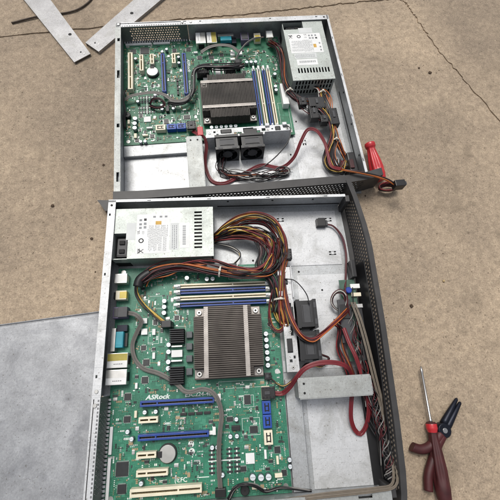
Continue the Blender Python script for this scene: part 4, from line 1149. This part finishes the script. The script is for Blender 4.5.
m.tube([(-259 + 256 * i / 12, 192.2 - 24 * i / 12, lid_z(-260 + 256 * i / 12, 170) + .4) for i in range(13)], .9, 8, step=4)
m.build('lid_lip', t, O)
# black lead at the top left
O = (-120, -470, 0)
t = thing('thin_cable', 'thin dark cable lying on the concrete at the upper left, behind the steel rails', 'cable', O)
MB('rust_wire').tube([(-240, -430, 2), (-190, -448, 2.5), (-150, -456, 2), (-118, -466, 2.3), (-96, -486, 2), (-82, -512, 2), (-60, -560, 2)], 1.8, 8, step=4).build('cord_strand', t, O)
# red screwdriver by the far case
def screwdriver(name, label, p0, p1, handle_prof, mats, shaft, hx=None):
    D = Vector((p1[0] - p0[0], p1[1] - p0[1], p1[2] - p0[2]))
    o = (p0[0], -p0[1], 0)
    t = thing(name, label, 'screwdriver', o)
    m = MB(mats[0]); fine = []; fm = []
    for k, (u, v) in enumerate(zip(handle_prof, handle_prof[1:])):
        for q in range(4): fine.append((u[0] + (v[0] - u[0]) * q / 4, u[1] + (v[1] - u[1]) * q / 4)); fm.append(mats[min(k, len(mats) - 1)])
    fine.append(handle_prof[-1])
    m.lathe((p0[0], -p0[1], p0[2]), D, fine, 48, None, fm)
    # shallow grip flutes
    Dn = D.normalized(); U = Dn.orthogonal().normalized(); W = Dn.cross(U); P = Vector(p0)
    L_ = handle_prof[-1][0]
    for v in m.bm.verts:
        q = v.co - P; tt = q.dot(Dn)
        if .12 * L_ < tt < .8 * L_:
            r = q - Dn * tt; a = math.atan2(r.dot(W), r.dot(U)); v.co = P + Dn * tt + r * (1 - .11 * (1 + math.cos(6 * a)) * min(1, (tt / L_ - .12) * 8, (.8 - tt / L_) * 8))
    m.build('handle', t, o)
    if shaft:
        s = MB('tool_steel'); s.lathe((p0[0], -p0[1], p0[2]), -D, [(-.5, 2.6), (3, 2.5), (4, 1.9), (shaft - 10, 1.9), (shaft - 7, 2.4), (shaft, .9)], 12); s.build('shaft', t, o)
    return t
hp = [(0, 5.6), (2, 7.4), (8, 7.8), (13, 6.2), (22, 6.8), (40, 8.8), (60, 10.4), (82, 10.2), (94, 9), (98, 6.4), (99, 2.4)]
screwdriver('screwdriver', 'bright red screwdriver handle leaning against the right wall of the far case', (448, 113, 24), (461, 42, 11),
            [(0, 6), (1.5, 9), (5, 9.6), (9, 9), (12, 7.4), (20, 8.4), (34, 11), (48, 12.6), (60, 12.4), (70, 11), (74, 8), (75, 2)], ['handle_red'] * 11, 0)
screwdriver('screwdriver', 'slim screwdriver with a bare steel shaft and dark red handle at the lower right', (466.5, -350, 11), (464, -450, 12),
            hp, ['handle_dark_red', 'handle_red', 'handle_red', 'handle_dark_red', 'handle_dark_red', 'handle_dark_red', 'handle_dark_red', 'handle_dark_red', 'handle_red', 'handle_red'], 76)
# pliers
O = (480, 400, 0)
t = thing('pliers', 'pliers with dark red grips lying beside the slim screwdriver at the lower right', 'pliers', O)
m = MB('handle_dark_red'); m.tube([(434, 380, 8), (436, 381, 8), (446, 384, 8), (458, 382, 8), (470, 374, 8), (479, 366, 8)], 6.4, 16, step=2); m.build('grip', t, O)
m = MB('handle_dark_red'); m.tube([(446, 434, 8), (450, 416, 8), (460, 398, 8), (472, 380, 8), (481, 369, 8)], 6, 16, step=2); m.build('grip', t, O)
m = MB('tool_dark'); m.cyl((484, 362, 2), 10, 11, seg=28, bev=1.5); m.cyl((484, 362, 12.9), 3.6, .8, m='tool_steel', seg=18, bev=.3); m.build('pivot', t, O)
for sg in (-1, 1):
    m = MB('tool_dark'); m.lathe((488 - sg * 2, 357 - sg * 2.6, 7.5), (.66, .75, 0), [(0, 5), (6, 5.2), (20, 4.2), (42, 2.4), (44, 1)], 14, 'tool_dark'); m.build('jaw', t, O)
# small debris
def pebble(name, label, cat, x, y, r, m, flat=.55, seed=0, z=None):
    rr = random.Random(seed); bm = MB(m)
    r *= .68; bmesh.ops.create_icosphere(bm.bm, subdivisions=2, radius=r)
    for v in bm.bm.verts:
        v.co *= rr.uniform(.78, 1.2); v.co.z *= flat; v.co += Vector((x, y, r * flat * .7))
    tag(bm.build(name, None, (x, -y, 0)), label, cat).location = (x * MM, y * MM, 0)
pebble('pebble', 'small tan pebble on the bare concrete right of the far case', 'pebble', 433, 243, 3.6, 'pebble_tan', .7, 1)
pebble('pebble', 'pale brass-coloured pebble near the right edge of the concrete', 'pebble', 541, -143, 3.2, 'pebble_tan', .7, 2)
pebble('dead_leaf', 'larger crumb of dark dead leaf near the cracked joint at the upper right', 'leaf', 617, 299, 5, 'debris_brown', .35, 3)
pebble('dead_leaf', 'small crumb of dark leaf left of the larger one at the upper right', 'leaf', 596, 312, 3.2, 'debris_brown', .35, 4)
pebble('twig_chip', 'thin dark chip of twig on the concrete right of the foreground grille', 'twig', 478, -182, 4.4, 'debris_brown', .35, 5)
pebble('twig_chip', 'dark chip of twig on the concrete left of the two cases', 'twig', -108, 14, 4.2, 'debris_brown', .35, 6)
pebble('twig_chip', 'small dark chip by the rear left corner of the foreground case', 'twig', -38, -48, 3.4, 'debris_brown', .5, 8)
pebble('twig_chip', 'small dark chip on the concrete beside the left wall of the far case', 'twig', -30, 92, 3.2, 'debris_brown', .3, 9)
pebble('dead_leaf', 'dark leaf speck on the open concrete between grille and right edge', 'leaf', 434, 18, 2.2, 'debris_brown', .4, 10)

# loose grit and sand grains: nobody could count them
gr = MB('pebble_tan', 'debris_brown', 'concrete'); rq = random.Random(99)
for k in range(1500):
    if rq.random() < .6: x, y = rq.uniform(-290, 840), rq.uniform(-460, 520)
    else:
        cx, cy = rq.choice(((-60, 330), (610, 300), (430, 240), (480, -190), (-60, 100), (520, 60), (-50, -60), (560, 430))); x, y = rq.gauss(cx, 38), rq.gauss(cy, 30)
    if y > 440 or y < -455: continue
    l_ = FA.inverted() @ Vector((x / 1000, y / 1000, 0))
    if (-8 < x < 425 and -450 < y < 8) or (-.01 < l_.x < .42 and -.47 < l_.y < .04) or (x < 2 and y < -160): continue
    r = rq.uniform(.35, 1.05) * (1.5 if rq.random() < .06 else 1); a = rq.uniform(0, 3)
    v = [gr.bm.verts.new((x + r * math.cos(a + i * 1.57) * rq.uniform(.6, 1.2), y + r * math.sin(a + i * 1.57) * rq.uniform(.6, 1.2), -.4)) for i in range(4)]
    t_ = gr.bm.verts.new((x, y, -.4 + r * rq.uniform(.6, 1.1)))
    mi = rq.choice((0, 0, 1, 1, 2))
    for i in range(4): gr.face([v[i], v[(i+1) % 4], t_], mi)
tag(gr.build('grit'), None, None, None, 'stuff')

# ================================================================== ground: slabs with an open joint and a crack
g = MB('concrete')
rr = random.Random(5)
def jag(pts, n, amp):
    out = []
    for a, b in zip(pts, pts[1:]):
        for k in range(n):
            t_ = k / n; out.append((a[0] + (b[0] - a[0]) * t_ + rr.uniform(-amp, amp), a[1] + (b[1] - a[1]) * t_ + rr.uniform(-amp, amp)))
    out.append(pts[-1]); return out
J = jag([(-2500, 60), (-600, 345), (101, 445), (261, 464), (431, 492), (590, 515)], 26, 1.3)
J2 = jag([(590, 515), (900, 560), (2800, 840)], 26, 1.3)
Cr = jag([(592, 511), (608, 503), (613, 476), (630, 424), (650, 362), (700, 250), (800, 40), (900, -400), (1000, -1400), (1050, -2500)], 14, 2.4)
def ground_piece(outline):
    a = [g.bm.verts.new((x, y, -.4)) for x, y in outline]; b = [g.bm.verts.new((x, y, -30)) for x, y in outline]
    g.face(a)
    n = len(a)
    for i in range(n): g.face([a[i], a[(i+1) % n], b[(i+1) % n], b[i]])
sh = lambda pts, dx, dy: [(x + dx * rr.uniform(.3, 1.9) + rr.uniform(-.5, .5), y + dy * rr.uniform(.35, 1.8) + rr.uniform(-.5, .5)) for x, y in pts]
ground_piece([(-2500, -2500)] + [(x, y) for x, y in sh(J, 0, -2.4)] + sh(Cr, -1.5, -.6)[1:])
ground_piece(sh(Cr, 1.5, .6)[::-1] + sh(J2, 1, -2.4) + [(2800, -2500)])
ground_piece([(-2500, 2800)] + [(2800, 2800)] + [(x, y) for x, y in sh(J2, 0, 2.4)][::-1] + [(x, y) for x, y in sh(J, 0, 2.4)][::-1][1:])
v = [g.bm.verts.new((x, y, -2.6)) for x, y in ((-2500, -2500), (2800, -2500), (2800, 2800), (-2500, 2800))]
g.face(v)
for f in g.bm.faces: f.normal_update()
tag(g.build('concrete_ground'), None, None, None, 'structure')

# ================================================================== camera, light
cam = bpy.data.cameras.new('camera'); co = bpy.data.objects.new('camera', cam); COL.objects.link(co)
co.location = (.18516, -.26813, .55751); co.rotation_euler = (.3327, -.0482, -.0523)
cam.sensor_width = 36; cam.lens = 36 * 354.25 / 500; cam.clip_start = .01; cam.clip_end = 50
SC.camera = co
world = bpy.data.worlds.new('World'); SC.world = world; world.use_nodes = True
nt = world.node_tree; bg = nt.nodes['Background']
sky = nt.nodes.new('ShaderNodeTexSky'); sky.sky_type = 'NISHITA'; sky.sun_disc = False
EL, AZ = math.radians(64), math.radians(-20)
sky.sun_elevation = EL; sky.sun_rotation = AZ; sky.dust_density = 6; sky.air_density = 1.2; sky.ozone_density = 1
hz = nt.nodes.new('ShaderNodeHueSaturation'); hz.inputs['Saturation'].default_value = .38
nt.links.new(sky.outputs['Color'], hz.inputs['Color']); nt.links.new(hz.outputs['Color'], bg.inputs['Color']); bg.inputs['Strength'].default_value = .11
sun = bpy.data.lights.new('sun', 'SUN'); sun.energy = 1.4; sun.angle = math.radians(20); sun.color = (1, .97, .92)
so = bpy.data.objects.new('sun', sun); COL.objects.link(so)
dirv = Vector((math.sin(AZ) * math.cos(EL), math.cos(AZ) * math.cos(EL), math.sin(EL)))
so.rotation_euler = dirv.to_track_quat('Z', 'Y').to_euler()
so.location = (0, 0, 2)
SC.view_settings.view_transform = 'Standard'; SC.view_settings.look = 'None'; SC.view_settings.exposure = 0; SC.view_settings.gamma = 1
SC.cycles.use_denoising = True
SC.cycles.max_bounces = 6
